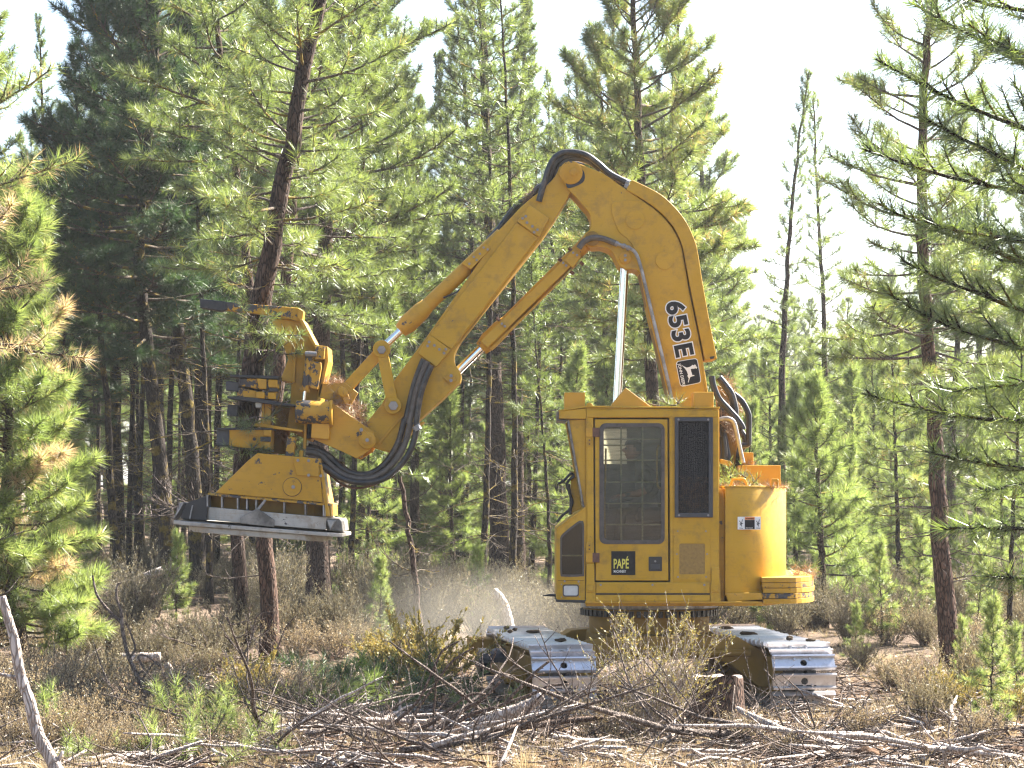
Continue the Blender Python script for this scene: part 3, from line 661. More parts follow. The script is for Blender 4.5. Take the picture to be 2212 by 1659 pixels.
# nose below the windshield
mb = MB(); mb.poly(cv(zC, [(147, 1052), (345, 912), (345, 1548), (147, 1544)]), CABY1-.09, CABY1-.05, (), D0); part('nose_far_panel', mb, 'black', cab)
nose_hole = spl2([zC(*p) for p in [(166, 1120), (186, 1088), (285, 1008), (312, 1002), (331, 1022), (332, 1200), (332, 1360), (318, 1384), (190, 1386), (168, 1368), (166, 1250), (166, 1120)]], 3)[:-1]
mb = MB(); mb.poly(cv(zC, [(147, 1052), (345, 912), (338, 1548), (147, 1544)]), D0-.006, D0+.05, [nose_hole], D0); nose = part('nose_panel', mb, 'yellow', cab, .006)
mb = MB(); mb.poly(cv(zC, [(140, 1050), (345, 902), (345, 914), (148, 1060)]), D0-.014, CABY1-.05, (), D0); part('nose_top', mb, 'yellow', cab, .004)
mb = MB(); mb.poly(cv(zC, [(140, 1055), (149, 1052), (149, 1540), (140, 1540)]), D0+.0, CABY1-.05, (), D0); part('nose_front', mb, 'yellow', cab, .004)
inner = spl2([zC(*p) for p in [(178, 1128), (196, 1098), (287, 1024), (307, 1018), (318, 1032), (319, 1200), (319, 1352), (308, 1370), (198, 1372), (180, 1358), (178, 1250), (178, 1128)]], 3)[:-1]
mb = MB(); mb.poly(nose_hole, D0-.012, D0+.03, [inner], D0); part('nose_window_seal', mb, 'seal', cab, .003)
mb = MB(); mb.poly(inner, D0+.012, D0+.018, (), D0); part('nose_window', mb, 'clearglass', cab)
mb = MB(); mb.cyl(W(*zC(176, 1241), D0+.04), W(*zC(322, 1241), D0+.04), .008, 8); part('nose_bar', mb, 'barpaint', cab)
mb = MB(); mb.poly(rrect(zC, 184, 1440, 296, 1524, 16), D0-.016, D0+.0, [rrect(zC, 192, 1448, 288, 1516, 12)], D0); part('lamp_bezel', mb, 'seal', cab, .003)
mb = MB(); mb.poly(rrect(zC, 191, 1447, 289, 1517, 12), D0-.011, D0+.0, (), D0); part('headlamp', mb, 'lamp', cab, .003)
mb = MB(); mb.poly(cv(zC, [(150, 1410), (330, 1410), (330, 1416), (150, 1416)]), D0-.009, D0, (), D0); part('seam', mb, 'dirty', cab)
for x, y in ((198, 1418), (294, 1420), (176, 1440), (300, 1440), (176, 1528), (302, 1526)):
    mb = MB(); mb.cyl(W(*zC(x, y), D0-.018), W(*zC(x, y), D0), .011 if y < 1430 else .007, 10); part('bolt', mb, 'bolt', cab)
mb = MB(); mb.poly(cv(zC, [(135, 1546), (345, 1550), (345, 1568), (140, 1562)]), D0-.02, CABY1, (), D0); part('cab_skid', mb, 'black', cab, .004)
mb = MB(); mb.tube([W(*zC(48, 1517), D0+.3), W(*zC(90, 1514), D0+.3), W(*zC(160, 1516), D0+.3)], [.004, .014, .02], 8); part('step_peg', mb, 'black', cab)
mb = MB(); mb.poly(cv(zC, [(250, 655), (275, 660), (325, 915), (250, 955)]), D0+.6, D0+.66, (), D0); part('wiper_plate', mb, 'yellow', cab, .004)
for pts in ([(150, 745), (190, 725), (240, 675), (262, 690)], [(262, 690), (215, 740), (228, 800), (250, 870), (228, 925), (180, 965), (145, 1010)], [(225, 745), (238, 830), (240, 900), (236, 960)]):
    mb = MB(); mb.tube(spline([W(*zC(*p), D0+.58) for p in pts], 6), .016, 7); part('loose_cable', mb, 'black', cab, smooth=True)

# door with its window, guard bars, hinges, latch, dealer sticker
mb = MB(); mb.poly(cv(zC, [(407, 299), (908, 299), (915, 1414), (412, 1414)]), D0-.004, D0+.035, [rrect(zC, 441, 329, 886, 1158, 42)], D0)
door = part('door', mb, 'yellow', None, .006)
mb = MB(); mb.poly(rrect(zC, 438, 326, 889, 1161, 44), D0-.014, D0+.02, [rrect(zC, 468, 352, 864, 1134, 30)], D0); part('window_seal', mb, 'seal', door, .005)
mb = MB(); mb.poly(rrect(zC, 469, 353, 863, 1133, 30), D0+.006, D0+.012, (), D0); part('window_pane', mb, 'glass', door)
for x in (588, 735): mb = MB(); mb.cyl(W(*zC(x, 350), D0+.035), W(*zC(x, 1136), D0+.035), .0095, 8); part('guard_bar', mb, 'barpaint', door)
for y in (437, 478, 582, 733, 880, 1027):
    mb = MB(); mb.cyl(W(*zC(468, y), D0+.052), W(*zC(864 if y != 478 else 610, y), D0+.052), .0085, 8); part('guard_bar', mb, 'barpaint', door)
mb = MB(); mb.tube(spline([W(*zC(x, y), D0+.03) for x, y in [(482, 500), (480, 700), (474, 900), (478, 1120)]], 4), .011, 8); part('inner_rail', mb, 'yellow', door, smooth=True)
mb = MB(); mb.tube(spline([W(*zC(x, y), D0+.03) for x, y in [(850, 480), (838, 505), (836, 620), (838, 740), (850, 772), (862, 775)]], 5), .012, 8); part('grab_handle', mb, 'yellow', door, smooth=True)
for x, y in ((455, 345), (760, 338), (560, 338), (876, 500), (876, 655), (876, 805), (449, 655), (449, 805), (876, 960), (449, 960), (600, 1150), (760, 1150), (872, 1105), (452, 1105), (872, 360), (449, 500)):
    mb = MB(); mb.cyl(W(*zC(x, y), D0-.018), W(*zC(x, y), D0), .0065, 8); part('screw', mb, 'black', door)
for y0, y1, b0, b1 in ((358, 421, 424, 490), (1222, 1288, 1152, 1216)):
    mb = MB(); mb.poly(rect(zC, 344, y0, 390, y1), D0-.03, D0+.0, (), D0); part('hinge', mb, 'worn', door, .004)
    mb = MB(); mb.poly(rect(zC, 389, y0, 438, y1), D0-.028, D0+.0, (), D0); part('hinge_leaf', mb, 'rust', door, .004)
    mb = MB(); mb.poly(rrect(zC, 346, b0, 384, b1, 6), D0-.022, D0+.0, (), D0); part('hinge_bracket', mb, 'yellow', door, .004)
    for y in (b0*.7+b1*.3, b0*.3+b1*.7): mb = MB(); mb.cyl(W(*zC(369, y), D0-.034), W(*zC(369, y), D0), .010, 8); part('bolt', mb, 'rust', door)
mb = MB(); mb.poly(rect(zC, 520, 1210, 686, 1375), D0-.0065, D0, (), D0); part('dealer_sticker', mb, 'decalblack', door)
text_part('sticker_name', 'PAP\u00c9', zC, 534, 1328, 0, .148, D0-.0068, 'decalyellow', door, .535, .022)
text_part('sticker_line', 'MACHINERY', zC, 536, 1359, 0, .044, D0-.0068, 'white', door, .56, .004)
mb = MB(); mb.poly(rrect(zC, 778, 1248, 870, 1348, 6), D0-.012, D0+.0, [rrect(zC, 786, 1256, 862, 1340, 5)], D0); part('latch_frame', mb, 'black', door, .003)
mb = MB(); mb.poly(rect(zC, 784, 1254, 864, 1342), D0-.0055, D0+.0, (), D0); part('latch_cup', mb, 'black', door)
mb = MB(); mb.poly(rect(zC, 792, 1300, 856, 1334), D0-.012, D0-.002, (), D0); part('latch_handle', mb, 'greyframe', door, .003)
mb = MB(); mb.cyl(W(*zC(824, 1280), D0-.014), W(*zC(824, 1280), D0), .012, 12); part('key_lock', mb, 'bolt', door)

# grille, service panel and sill
mb = MB(); mb.poly(rect(zC, 958, 286, 1222, 977), D0-.022, D0+.01, [rect(zC, 984, 314, 1192, 945)], D0); gril = part('grille', mb, 'greyframe', None, .006)
mb = MB()
for i in range(1, 17): x = 984+208*i/17; mb.cyl(W(*zC(x, 314), D0-.002), W(*zC(x, 945), D0-.002), .0033, 4)
for i in range(1, 46): y = 314+631*i/46; mb.cyl(W(*zC(984, y), D0+.002), W(*zC(1192, y), D0+.002), .0033, 4)
part('wire_mesh', mb, 'black', gril, kind='stuff')
mb = MB(); mb.poly(rect(zC, 980, 310, 1198, 950), D0+.03, D0+.045, (), D0); part('grille_core', mb, 'dark', gril)
for x, y in ((985, 300), (1190, 300), (988, 962), (1190, 962)): mb = MB(); mb.cyl(W(*zC(x, y), D0-.030), W(*zC(x, y), D0), .013, 8); part('bolt', mb, 'bolt', gril)
mb = MB(); mb.poly(rect(zC, 950, 1050, 1205, 1410), D0-.008, D0+.0, [rrect(zC, 990, 1158, 1167, 1370, 10)], D0); acc = part('service_panel', mb, 'yellow', None, .005)
mb = MB(); mb.poly(rrect(zC, 988, 1156, 1169, 1372, 10), D0-.004, D0, (), D0); part('panel_screen', mb, 'tan', acc)
for x, y in ((979, 1072), (1174, 1072), (981, 1388), (1176, 1388), (973, 1230), (1182, 1230)): mb = MB(); mb.cyl(W(*zC(x, y), D0-.018), W(*zC(x, y), D0), .010, 8); part('bolt', mb, 'bolt', acc)
mb = MB(); mb.poly(rect(zC, 414, 1428, 1200, 1500), D0-.020, D0+.0, (), D0); sill = part('sill_panel', mb, 'yellow', None, .008)
for x in (447, 805, 1163): mb = MB(); mb.cyl(W(*zC(x, 1443), D0-.032), W(*zC(x, 1443), D0), .013, 8); part('bolt', mb, 'bolt', sill)
mb = MB(); mb.poly(rect(zC, 412, 1501, 1202, 1511), D0-.004, D0+.0, (), D0); part('sill_gap', mb, 'black', sill)
mb = MB(); mb.poly(rect(zC, 412, 1513, 1202, 1556), D0-.014, D0+.0, (), D0); part('lower_rail', mb, 'yellow', sill, .006)
mb = MB(); mb.poly(rect(zC, 338, 1557, 1540, 1570), D0-.03, D0+.0, (), D0); part('bottom_rail', mb, 'worn', sill, .004)
for x0, x1, y0 in ((343, 410, 1300), (1206, 1272, 1320)):
    mb = MB(); mb.poly(cv(zC, [(x0+6, y0), (x1-8, y0), (x1-6, 1420), (x1, 1440), (x1, 1496), (x0, 1496), (x0, 1440), (x0+6, 1420)]), D0-.030, D0+.0, (), D0); st = part('cab_mount', mb, 'yellow', None, .006)
    mb = MB(); mb.tube([W(*zC((x0+x1)/2, 1466), D0-.055), W(*zC((x0+x1)/2, 1466), D0-.02)], .032, 12); part('mount_bolt', mb, 'yellow', st, .004)
    mb = MB(); mb.poly(cv(zC, [(x0, 1496), (x1, 1496), (x1+2, 1566), (x0, 1566)]), D0-.024, D0+.0, (), D0); part('mount_foot', mb, 'yellow', st, .006)

# roof boxes
mb = MB(); mb.poly(rect(zC, 197, 112, 340, 232), D0+.05, D0+.35, (), D0); part('work_light_box', mb, 'orange', None, .006)
mb = MB(); mb.poly(cv(zC, [(512, 212), (620, 80), (797, 212)]), D0+.02, D0+.65, (), D0); part('roof_ridge_guard', mb, 'orange', None, .005)
mb = MB(); mb.poly(rect(zC, 1090, 110, 1228, 214), D0+.02, D0+.42, (), D0); part('rear_light_box', mb, 'orange', None, .006)
mb = MB(); mb.poly(cv(zC, [(345, 205), (352, 190), (368, 184), (385, 190), (400, 210)]), D0+.0, D0+.03, (), D0); part('lifting_eye', mb, 'yellow', None, .003)

# operator's room: seat and levers
mb = MB(); mb.poly(cv(zC, [(690, 905), (905, 905), (905, 1010), (690, 1010)]), 25.98, 26.48, (), 26.2); seat = part('operator_seat', mb, 'dark', None, .04)
mb = MB(); mb.poly(cv(zC, [(835, 560), (905, 545), (915, 915), (850, 915)]), 25.98, 26.48, (), 26.2); part('seat_back', mb, 'dark', seat, .04)
mb = MB(); mb.poly(cv(zC, [(500, 870), (640, 860), (640, 905), (500, 920)]), 25.88, 25.98, (), 26.0); con = part('console', mb, 'dark', seat, .02)
mb = MB(); mb.tube([W(*zC(530, 900), 25.95), W(*zC(522, 850), 25.95)], [.012, .022], 8); part('joystick', mb, 'black', seat)

# tank, counterweight, engine deck
tz0, tz1 = cz(1502), cz(772)
arc = [(cx(1310), 25.76), (cx(1350), 25.76)]
ax, ay = cx(1350), 25.76
rx_, ry_ = cx(1762)+.08-ax, 1.2
arc += [(ax+rx_*math.sin(R(90*i/16)), ay+ry_*(1-math.cos(R(90*i/16)))) for i in range(1, 17)]
tank_plan = arc+[(cx(1762)+.08, 27.4), (cx(1310), 27.4)]
mb = MB(); mb.plan(tank_plan, tz0, tz1); tank = part('fuel_tank', mb, 'yellow', None, .006, True)
def grow(pl, g): cxx = sum(p[0] for p in pl)/len(pl); cyy = sum(p[1] for p in pl)/len(pl); return [(cxx+(x-cxx)*(1+g), cyy+(y-cyy)*(1+g)) for x, y in pl]
mb = MB(); mb.plan(grow(tank_plan, .018), tz1+.001, tz1+.022); part('tank_lid', mb, 'yellow', tank, .004)
mb = MB(); mb.poly(rect(zC, 1268, 778, 1309, 1556), 25.83, 26.2, (), D0); part('tank_side_strip', mb, 'worn', tank, .006)
mb = MB(); mb.plan(grow([(x, y-.005) for x, y in tank_plan], .006), tz0-.03, tz0-.001); part('tank_base', mb, 'worn', tank, .004)
def wl(pts, d, r, name, mat, par=None, n=8): mb = MB(); mb.tube(spline([W(*p, d) for p in pts], 5), r, n); return part(name, mb, mat, par, smooth=True)
mb = MB(); mb.tube(spline([W(*zC(x, y), 25.95) for x, y in [(1340, 768), (1352, 738), (1362, 716), (1385, 712), (1430, 712), (1445, 722), (1462, 768)]], 4), .014, 8); part('tank_handle', mb, 'yellow', tank, smooth=True)
mb = MB(); mb.poly(cv(zC, [(1645, 768), (1648, 715), (1655, 708), (1690, 708), (1702, 718), (1702, 768), (1690, 768), (1686, 730), (1660, 730), (1656, 768)]), 26.0, 26.12, (), D0); part('tank_step', mb, 'orange', tank, .006)
yd = 25.752
mb = MB(); mb.poly(rect(zC, 1397, 973, 1556, 1061), yd, yd+.06, (), D0); dec = part('warning_decal', mb, 'white', tank)
mb = MB(); mb.poly(rect(zC, 1446, 975, 1514, 993), yd-.003, yd+.002, (), D0); part('warning_band', mb, 'decalorange', tank)
mb = MB(); mb.poly(rect(zC, 1446, 995, 1514, 1058), yd-.003, yd+.002, (), D0); part('warning_panel', mb, 'decalblack', tank)
text_part('warning_word', 'WARNING', zC, 1449, 990, 0, .020, yd-.0035, 'decalblack', tank, .95, .02)
text_part('warning_line', 'STAY CLEAR', zC, 1449, 1053, 0, .015, yd-.0035, 'white', tank, .95, .02)
for ox in (1401, 1518):
    for pts in ([(4, 20), (14, 34), (22, 60)], [(26, 10), (20, 34), (10, 52)], [(4, 70), (30, 72)], [(6, 42), (30, 40)]):
        mb = MB(); mb.tube([W(*zC(ox+x, 980+y), yd-.001) for x, y in pts], .0035, 4); part('warning_drawing', mb, 'decalblack', tank)
# counterweight: a stack of thick plates
for k in range(5):
    za = cz(1578-37*k)+.003; zb = cz(1578-37*(k+1))-.002
    x0, x1 = cx(1572), cx(1955)+.08; pl = [(x0, 25.78), (cx(1720), 25.78)]+[(cx(1720)+(x1-cx(1720))*math.sin(R(90*i/10)), 25.78+1.15*(1-math.cos(R(90*i/10)))) for i in range(1, 11)]+[(x1, 28.2), (x0, 28.2)]
    rr = random.Random(k); j = rr.uniform(-.008, .008)
    mb = MB(); mb.plan([(x+j, y+j) for x, y in pl], za, zb); part('counterweight_plate', mb, 'chipped' if k in (1, 3) else 'worn', None, .003)
mb = MB(); mb.box((cx(1330), 27.5, (cz(780)+cz(1560))/2-.1), (cx(1640)-cx(1020), 1.4, cz(900)-cz(1560))); part('engine_hood', mb, 'yellow', None, .02)
mb = MB(); mb.poly(rect(zC, 1400, 617, 1690, 760), 26.7, 27.7, (), 26.7); part('hood_box', mb, 'orange', None, .008)
mb = MB(); mb.poly(rect(zC, 1435, 528, 1508, 616), 26.8, 27.1, (), 26.7); part('exhaust_box', mb, 'orange', None, .008)
mb = MB(); mb.cyl(W(*zC(1447, 683), 26.68), W(*zC(1447, 683), 26.72), .035, 12); part('hood_knob', mb, 'bolt')

# ---- boom (behind the cab), stick, cylinders
BD = 26.75; BW = .52
def bp(name, pts, y0, y1, mat, parent=None, bev=.008, holes=(), label=None, d=BD): mb = MB(); mb.poly(pts, y0, y1, holes, d); return part(name, mb, mat, parent, bev, label=label)
outer = [(1200, 118), (1245, 108), (1400, 170), (1500, 238)]+[(1620, 320), (1710, 385), (1790, 470), (1845, 575), (1870, 690), (1895, 840), (1930, 1010), (1975, 1240), (2010, 1480), (2020, 1620)]
innr = [(1800, 1620), (1775, 1440), (1715, 1190), (1660, 960), (1612, 745), (1535, 722), (1495, 702), (1470, 652), (1440, 612), (1390, 592), (1330, 592), (1292, 560), (1292, 520), (1325, 490), (1330, 440), (1315, 392), (1255, 320), (1180, 238), (1165, 180)]
boom = bp('boom', spl2(cv(zB, outer), 4)+spl2(cv(zB, innr), 4), BD, BD+BW, 'yellow', None, .012)
bp('boom_face_plate', spl2(cv(zB, [(1446, 350), (1470, 332), (1600, 326), (1690, 378), (1775, 462), (1830, 560), (1858, 680), (1880, 820)]), 4)+cv(zB, [(1960, 1240), (1990, 1470)])+spl2(cv(zB, [(1800, 1470), (1745, 1210), (1690, 960), (1640, 760), (1560, 570), (1490, 505), (1450, 400)]), 3), BD-.014, BD+.004, 'yellow', boom, .006)
for x, y, r in ((1585, 437, 56), (1755, 672, 54)):
    mb = MB(); mb.poly(circ(zB, x, y, r, 28), BD-.026, BD-.010, (), BD); part('boom_boss', mb, 'yellow', boom, .005)
bp('boom_flange', cv(zB, [(1612, 742), (1634, 740), (1700, 960), (1755, 1200), (1806, 1440), (1806, 1560), (1780, 1560), (1772, 1440), (1712, 1190), (1655, 960)]), BD-.04, BD+.02, 'worn', boom, .006)
bp('boom_root_patch', spl2(cv(zB, [(1185, 232), (1205, 255), (1285, 220), (1292, 165), (1262, 128)]), 4)+spl2(cv(zB, [(1250, 150), (1250, 185), (1215, 205), (1185, 200)]), 4), BD-.006, BD+.002, 'black', boom, .002)
cover_o = [(1565, 206), (1650, 246), (1740, 297), (1820, 372), (1882, 455), (1930, 562), (1950, 652), (1968, 770), (2005, 980), (2038, 1150), (2056, 1238)]
cover_i = [(1986, 1246), (1938, 1010), (1902, 830), (1876, 690), (1850, 570), (1796, 466), (1716, 383), (1632, 322), (1532, 266)]
bp('hose_cover', spl2(cv(zB, cover_o), 4)+spl2(cv(zB, cover_i), 4), BD-.02, BD+BW+.02, 'yellow', boom, .010)
bp('cover_end_stain', cv(zB, [(2012, 1226), (2042, 1222), (2036, 1236), (2018, 1240)]), BD-.0225, BD-.018, 'black', boom, 0)
# apex pin
mb = MB(); mb.cyl(W(*zB(1215, 165), BD-.045), W(*zB(1215, 165), BD+BW+.05), .135, 24); part('apex_pin_boss', mb, 'worn', boom, .012, True)
mb = MB(); mb.cyl(W(*zB(1232, 160), BD-.062), W(*zB(1232, 160), BD), .05, 12); part('apex_pin', mb, 'worn', boom, .006, True)
mb = MB(); mb.cyl(W(*zB(1527, 655), BD-.03), W(*zB(1527, 655), BD+.3), .075, 6); pl = part('lift_pin_plate', mb, 'worn', boom, .006)
for y in (642, 668): mb = MB(); mb.cyl(W(*zB(1528, y), BD-.045), W(*zB(1528, y), BD), .018, 8); part('bolt', mb, 'bolt', boom)
# stick
SD = 26.80; SWD = .42
stick_pts = spl2(cv(zB, [(1150, 128), (1120, 190), (1048, 262), (940, 350), (840, 455), (772, 525), (735, 575), (700, 660)]), 3)+cv(zB, [(560, 860), (395, 1095), (180, 1385)])+cv(zA, [(1270, 730), (1160, 865)])+spl2(cv(zA, [(1168, 930), (1200, 985), (1300, 1018), (1335, 1005)]), 3)+cv(zA, [(1517, 838)])+cv(zB, [(325, 1605), (470, 1475), (552, 1395)])+spl2(cv(zB, [(578, 1372), (580, 1320), (548, 1268), (545, 1205), (590, 1115)]), 4)+cv(zB, [(1050, 540), (1130, 420), (1218, 275), (1225, 170), (1200, 130)])
stick = bp('stick', stick_pts, SD, SD+SWD, 'yellow', None, .010, d=SD)
bp('stick_face', cv(zB, [(905, 452), (1030, 540), (528, 1186), (402, 1102)]), SD-.03, SD+.01, 'yellow', stick, .012, d=SD)
bp('upper_collar', cv(zB, [(975, 353), (1092, 430), (1032, 540), (1000, 520), (903, 448)]), SD-.055, SD+SWD+.04, 'yellow', stick, .008, d=SD)
bp('lower_collar', cv(zB, [(403, 1100), (524, 1188), (440, 1286), (334, 1208)]), SD-.055, SD+SWD+.04, 'yellow', stick, .008, d=SD)
for x, y in ((955, 416), (936, 428), (962, 453), (993, 474), (1022, 494), (1003, 508), (398, 1140), (390, 1163), (428, 1160), (457, 1183), (494, 1182), (484, 1204)):
    mb = MB(); mb.cyl(W(*zB(x, y), SD-.070), W(*zB(x, y), SD), .017, 8); part('bolt', mb, 'bolt', stick)
bp('stick_underside', cv(zB, [(1000, 585), (1052, 515), (1060, 520), (590, 1130), (575, 1150)]), SD+.02, SD+.2, 'yellow', stick, .004, d=SD)
bp('stick_pin_boss', cv(zB, [(478, 1345), (515, 1322), (545, 1340), (552, 1362), (520, 1385)]), SD-.03, SD+.0, 'worn', stick, .006, d=SD)
for x, y in ((525, 1335), (524, 1362)): mb = MB(); mb.cyl(W(*zB(x, y), SD-.045), W(*zB(x, y), SD), .02, 8); part('bolt', mb, 'bolt', stick)
bp('stick_weld_rib', cv(zA, [(1400, 780), (1412, 786), (1255, 975), (1240, 968)]), SD-.02, SD+.0, 'worn', stick, .004, d=SD)
def cylinder(name, f, a, b, c, r1, r2, d, label=None):
    """hydraulic cylinder: barrel from a to b, chrome rod from b to c"""
    A, B_, C_ = W(*f(*a), d), W(*f(*b), d), W(*f(*c), d)
    mb = MB(); mb.cyl(A, B_, r1, 20); cy = part(name, mb, 'worn', None, .008, True, label)
    mb = MB(); mb.cyl(B_.lerp(A, -.0), C_, r2, 16); part('piston_rod', mb, 'chrome', cy, 0, True)
    u = (A-B_).normalized()
    mb = MB(); mb.tube([B_-u*.02, B_+u*.10, B_+u*.30, B_+u*.42], [r1*1.0, r1*1.32, r1*1.28, r1*1.02], 20); part('gland', mb, 'worn', cy, .008, True)
    return cy
tc_ = cylinder('tilt_cylinder', zB, (820, 520), (240, 1070), (118, 1185), .085, .044, SD+.14)
bp('cylinder_clamp', cv(zB, [(722, 570), (756, 602), (640, 722), (584, 688)]), SD-.02, SD+.18, 'yellow', tc_, .006, d=SD)
for x, y in ((712, 596), (735, 607), (655, 650), (672, 668), (690, 632), (630, 690)): mb = MB(); mb.cyl(W(*zB(x, y), SD-.035), W(*zB(x, y), SD), .014, 8); part('bolt', mb, 'bolt', tc_)
wl(cv(zB, [(646, 728), (630, 790), (560, 850), (480, 886)]), SD+.02, .011, 'grease_line', 'black', tc_)
sc_ = cylinder('stick_cylinder', zB, (1330, 545), (705, 1172), (548, 1325), .085, .052, SD+.20)
bp('cylinder_guard', cv(zB, [(1238, 602), (1276, 642), (735, 1172), (692, 1135)]), SD+.06, SD+.10, 'yellow', sc_, .008, d=SD)
bp('guard_block', cv(zB, [(1225, 604), (1275, 645), (1226, 712), (1180, 668)]), SD+.04, SD+.24, 'yellow', sc_, .008, d=SD)
bp('guard_edge', cv(zB, [(1285, 655), (1300, 640), (760, 1185), (745, 1175)]), SD+.10, SD+.2, 'worn', sc_, .004, d=SD)
for x, y in ((1228, 626), (1250, 640), (1170, 684), (1188, 700), (817, 1035), (834, 1050)): mb = MB(); mb.cyl(W(*zB(x, y), SD+.02), W(*zB(x, y), SD+.08), .015, 8); part('bolt', mb, 'bolt', sc_)
for x, y in ((1210, 606), (1278, 688), (1152, 668), (1222, 742), (796, 1010), (866, 1088)): mb = MB(); mb.cyl(W(*zB(x-10, y-8), SD+.15), W(*zB(x+10, y+8), SD+.15), .022, 6); part('guard_bolt', mb, 'rust', sc_)
mb = MB(); mb.cyl(W(*zB(1338, 545), BD-.04), W(*zB(1338, 545), BD+BW), .085, 20); part('stick_cylinder_pin', mb, 'dirty', sc_, .008, True)
wl(cv(zB, [(1260, 600), (1290, 562), (1340, 540), (1400, 545), (1480, 575)]), BD-.05, .034, 'stick_hose', 'hosegrey', sc_)
wl(cv(zB, [(1480, 575), (1540, 595), (1585, 625), (1612, 690), (1640, 800), (1690, 1010), (1745, 1240), (1790, 1440), (1800, 1560)]), BD-.06, .020, 'steel_pipe', 'steel', sc_)
for t in ((1478, 574), (1520, 588), (1545, 600)): mb = MB(); mb.cyl(W(*zB(t[0]-8, t[1]-4), BD-.06), W(*zB(t[0]+8, t[1]+4), BD-.06), .032, 10); part('hose_fitting', mb, 'bolt', sc_)
lc = MB(); lc.cyl(W(*zB(1525, 700), BD+.12), W(*zB(1480, 1500), BD+.12), .050, 20); part('boom_lift_rod', lc, 'chrome', None, 0, True)
bp('boom_web', cv(zB, [(1612, 745), (1640, 760), (1800, 1440), (1770, 1440)]), BD+.05, BD+BW-.05, 'dirty', boom, 0)
# tilt links
def pinlink(name, f, a, b, ra, rb, w, y0, y1, d, mat='yellow'):
    A, B_ = Vector(f(*a)), Vector(f(*b)); u = (B_-A).normalized(); nrm = Vector((-u.y, u.x))
    P = [A+nrm*w, B_+nrm*w, B_-nrm*w, A-nrm*w]
    mb = MB(); mb.poly([tuple(p) for p in P], y0, y1, (), d); o = part(name, mb, mat, None, .008)
    for c, r in ((a, ra), (b, rb)):
        mb = MB(); mb.poly(circ(f, *c, r, 24), y0-.012, y1+.012, (), d); part('link_eye', mb, mat, o, .006)
    return o
l1 = pinlink('tilt_link', zA, (1268, 412), (1335, 745), 52, 50, 12, SD-.10, SD-.04, SD)
l2 = pinlink('tilt_link', zA, (1262, 420), (1040, 662), 40, 48, 12, SD-.03, SD+.05, SD)
for c, r in (((1265, 414), .052), ((1335, 745), .058)):
    mb = MB(); mb.cyl(W(*zA(*c), SD-.15), W(*zA(*c), SD+.3), r, 6); part('pin_nut', mb, 'bolt', l1, .006)
# hoses over the bend
for k, pts in enumerate([[(1030, 330), (1062, 220), (1100, 110), (1150, 58), (1215, 46), (1300, 62), (1370, 110), (1440, 170), (1530, 218)],
                         [(1058, 335), (1088, 220), (1118, 130), (1170, 80), (1240, 66), (1310, 88), (1390, 140), (1450, 185), (1540, 245)],
                         [(1085, 400), (1105, 300), (1145, 150), (1195, 95), (1250, 82), (1330, 108), (1385, 150)],
                         [(1075, 390), (1098, 270), (1112, 160), (1160, 108), (1220, 112), (1290, 125)]]):
    mb = MB(); mb.tube(spline([W(*zB(*p), BD+.03+.10*k-.09*(k == 2)) for p in pts], 6), .036, 10); part('boom_hose', mb, 'hosegrey' if k == 2 else 'rubber', None, 0, True)
wl(cv(zB, [(1060, 235), (1020, 260), (985, 300), (900, 360), (800, 490), (735, 560)]), SD+.25, .04, 'tilt_hose', 'rubber')
for p in ((1535, 222), (1540, 245)): mb = MB(); mb.cyl(W(*zB(p[0]-16, p[1]-8), BD+.06), W(*zB(p[0]+14, p[1]+6), BD+.06), .042, 10); part('hose_fitting', mb, 'steel')
# lower hoses, stick to felling head
for k, (o1, pts) in enumerate([(0, [(368, 1240), (330, 1330), (300, 1430), (262, 1600)]), (1, [(388, 1252), (352, 1340), (322, 1440), (285, 1600)]), (2, [(412, 1275), (375, 1360), (345, 1460), (325, 1600)])]):
    A_ = cv(zB, pts)
    tail = [[(1400, 830), (1365, 960), (1300, 1070), (1215, 1140), (1120, 1150), (1030, 1115), (950, 1040), (880, 1005), (820, 1000)],
            [(1435, 850), (1400, 980), (1335, 1085), (1240, 1160), (1130, 1178), (1030, 1150), (950, 1085), (890, 1030), (820, 1020)],
            [(1475, 870), (1440, 1000), (1370, 1105), (1270, 1180), (1150, 1200), (1040, 1180), (960, 1130), (905, 1095), (860, 1090)]][k]
    mb = MB(); mb.tube(spline([W(*p, SD-.07-.03*k) for p in A_+cv(zA, tail)], 6), .037, 10); part('head_hose', mb, ('rubber', 'hosegrey', 'rubber')[k], None, 0, True)
wl(cv(zA, [(1420, 860), (1385, 985), (1310, 1090), (1200, 1165), (1080, 1140), (985, 1070), (905, 1010), (830, 985)]), SD+.06, .036, 'head_hose', 'rubber')
wl(cv(zA, [(1340, 1160), (1250, 1200), (1140, 1232), (1040, 1215), (970, 1160), (930, 1130)]), SD-.05, .014, 'head_hose', 'rust')
mb = MB(); mb.cyl(W(*zA(1468, 862), SD-.13), W(*zA(1482, 890), SD-.13), .05, 10); part('hose_clamp', mb, 'steel')

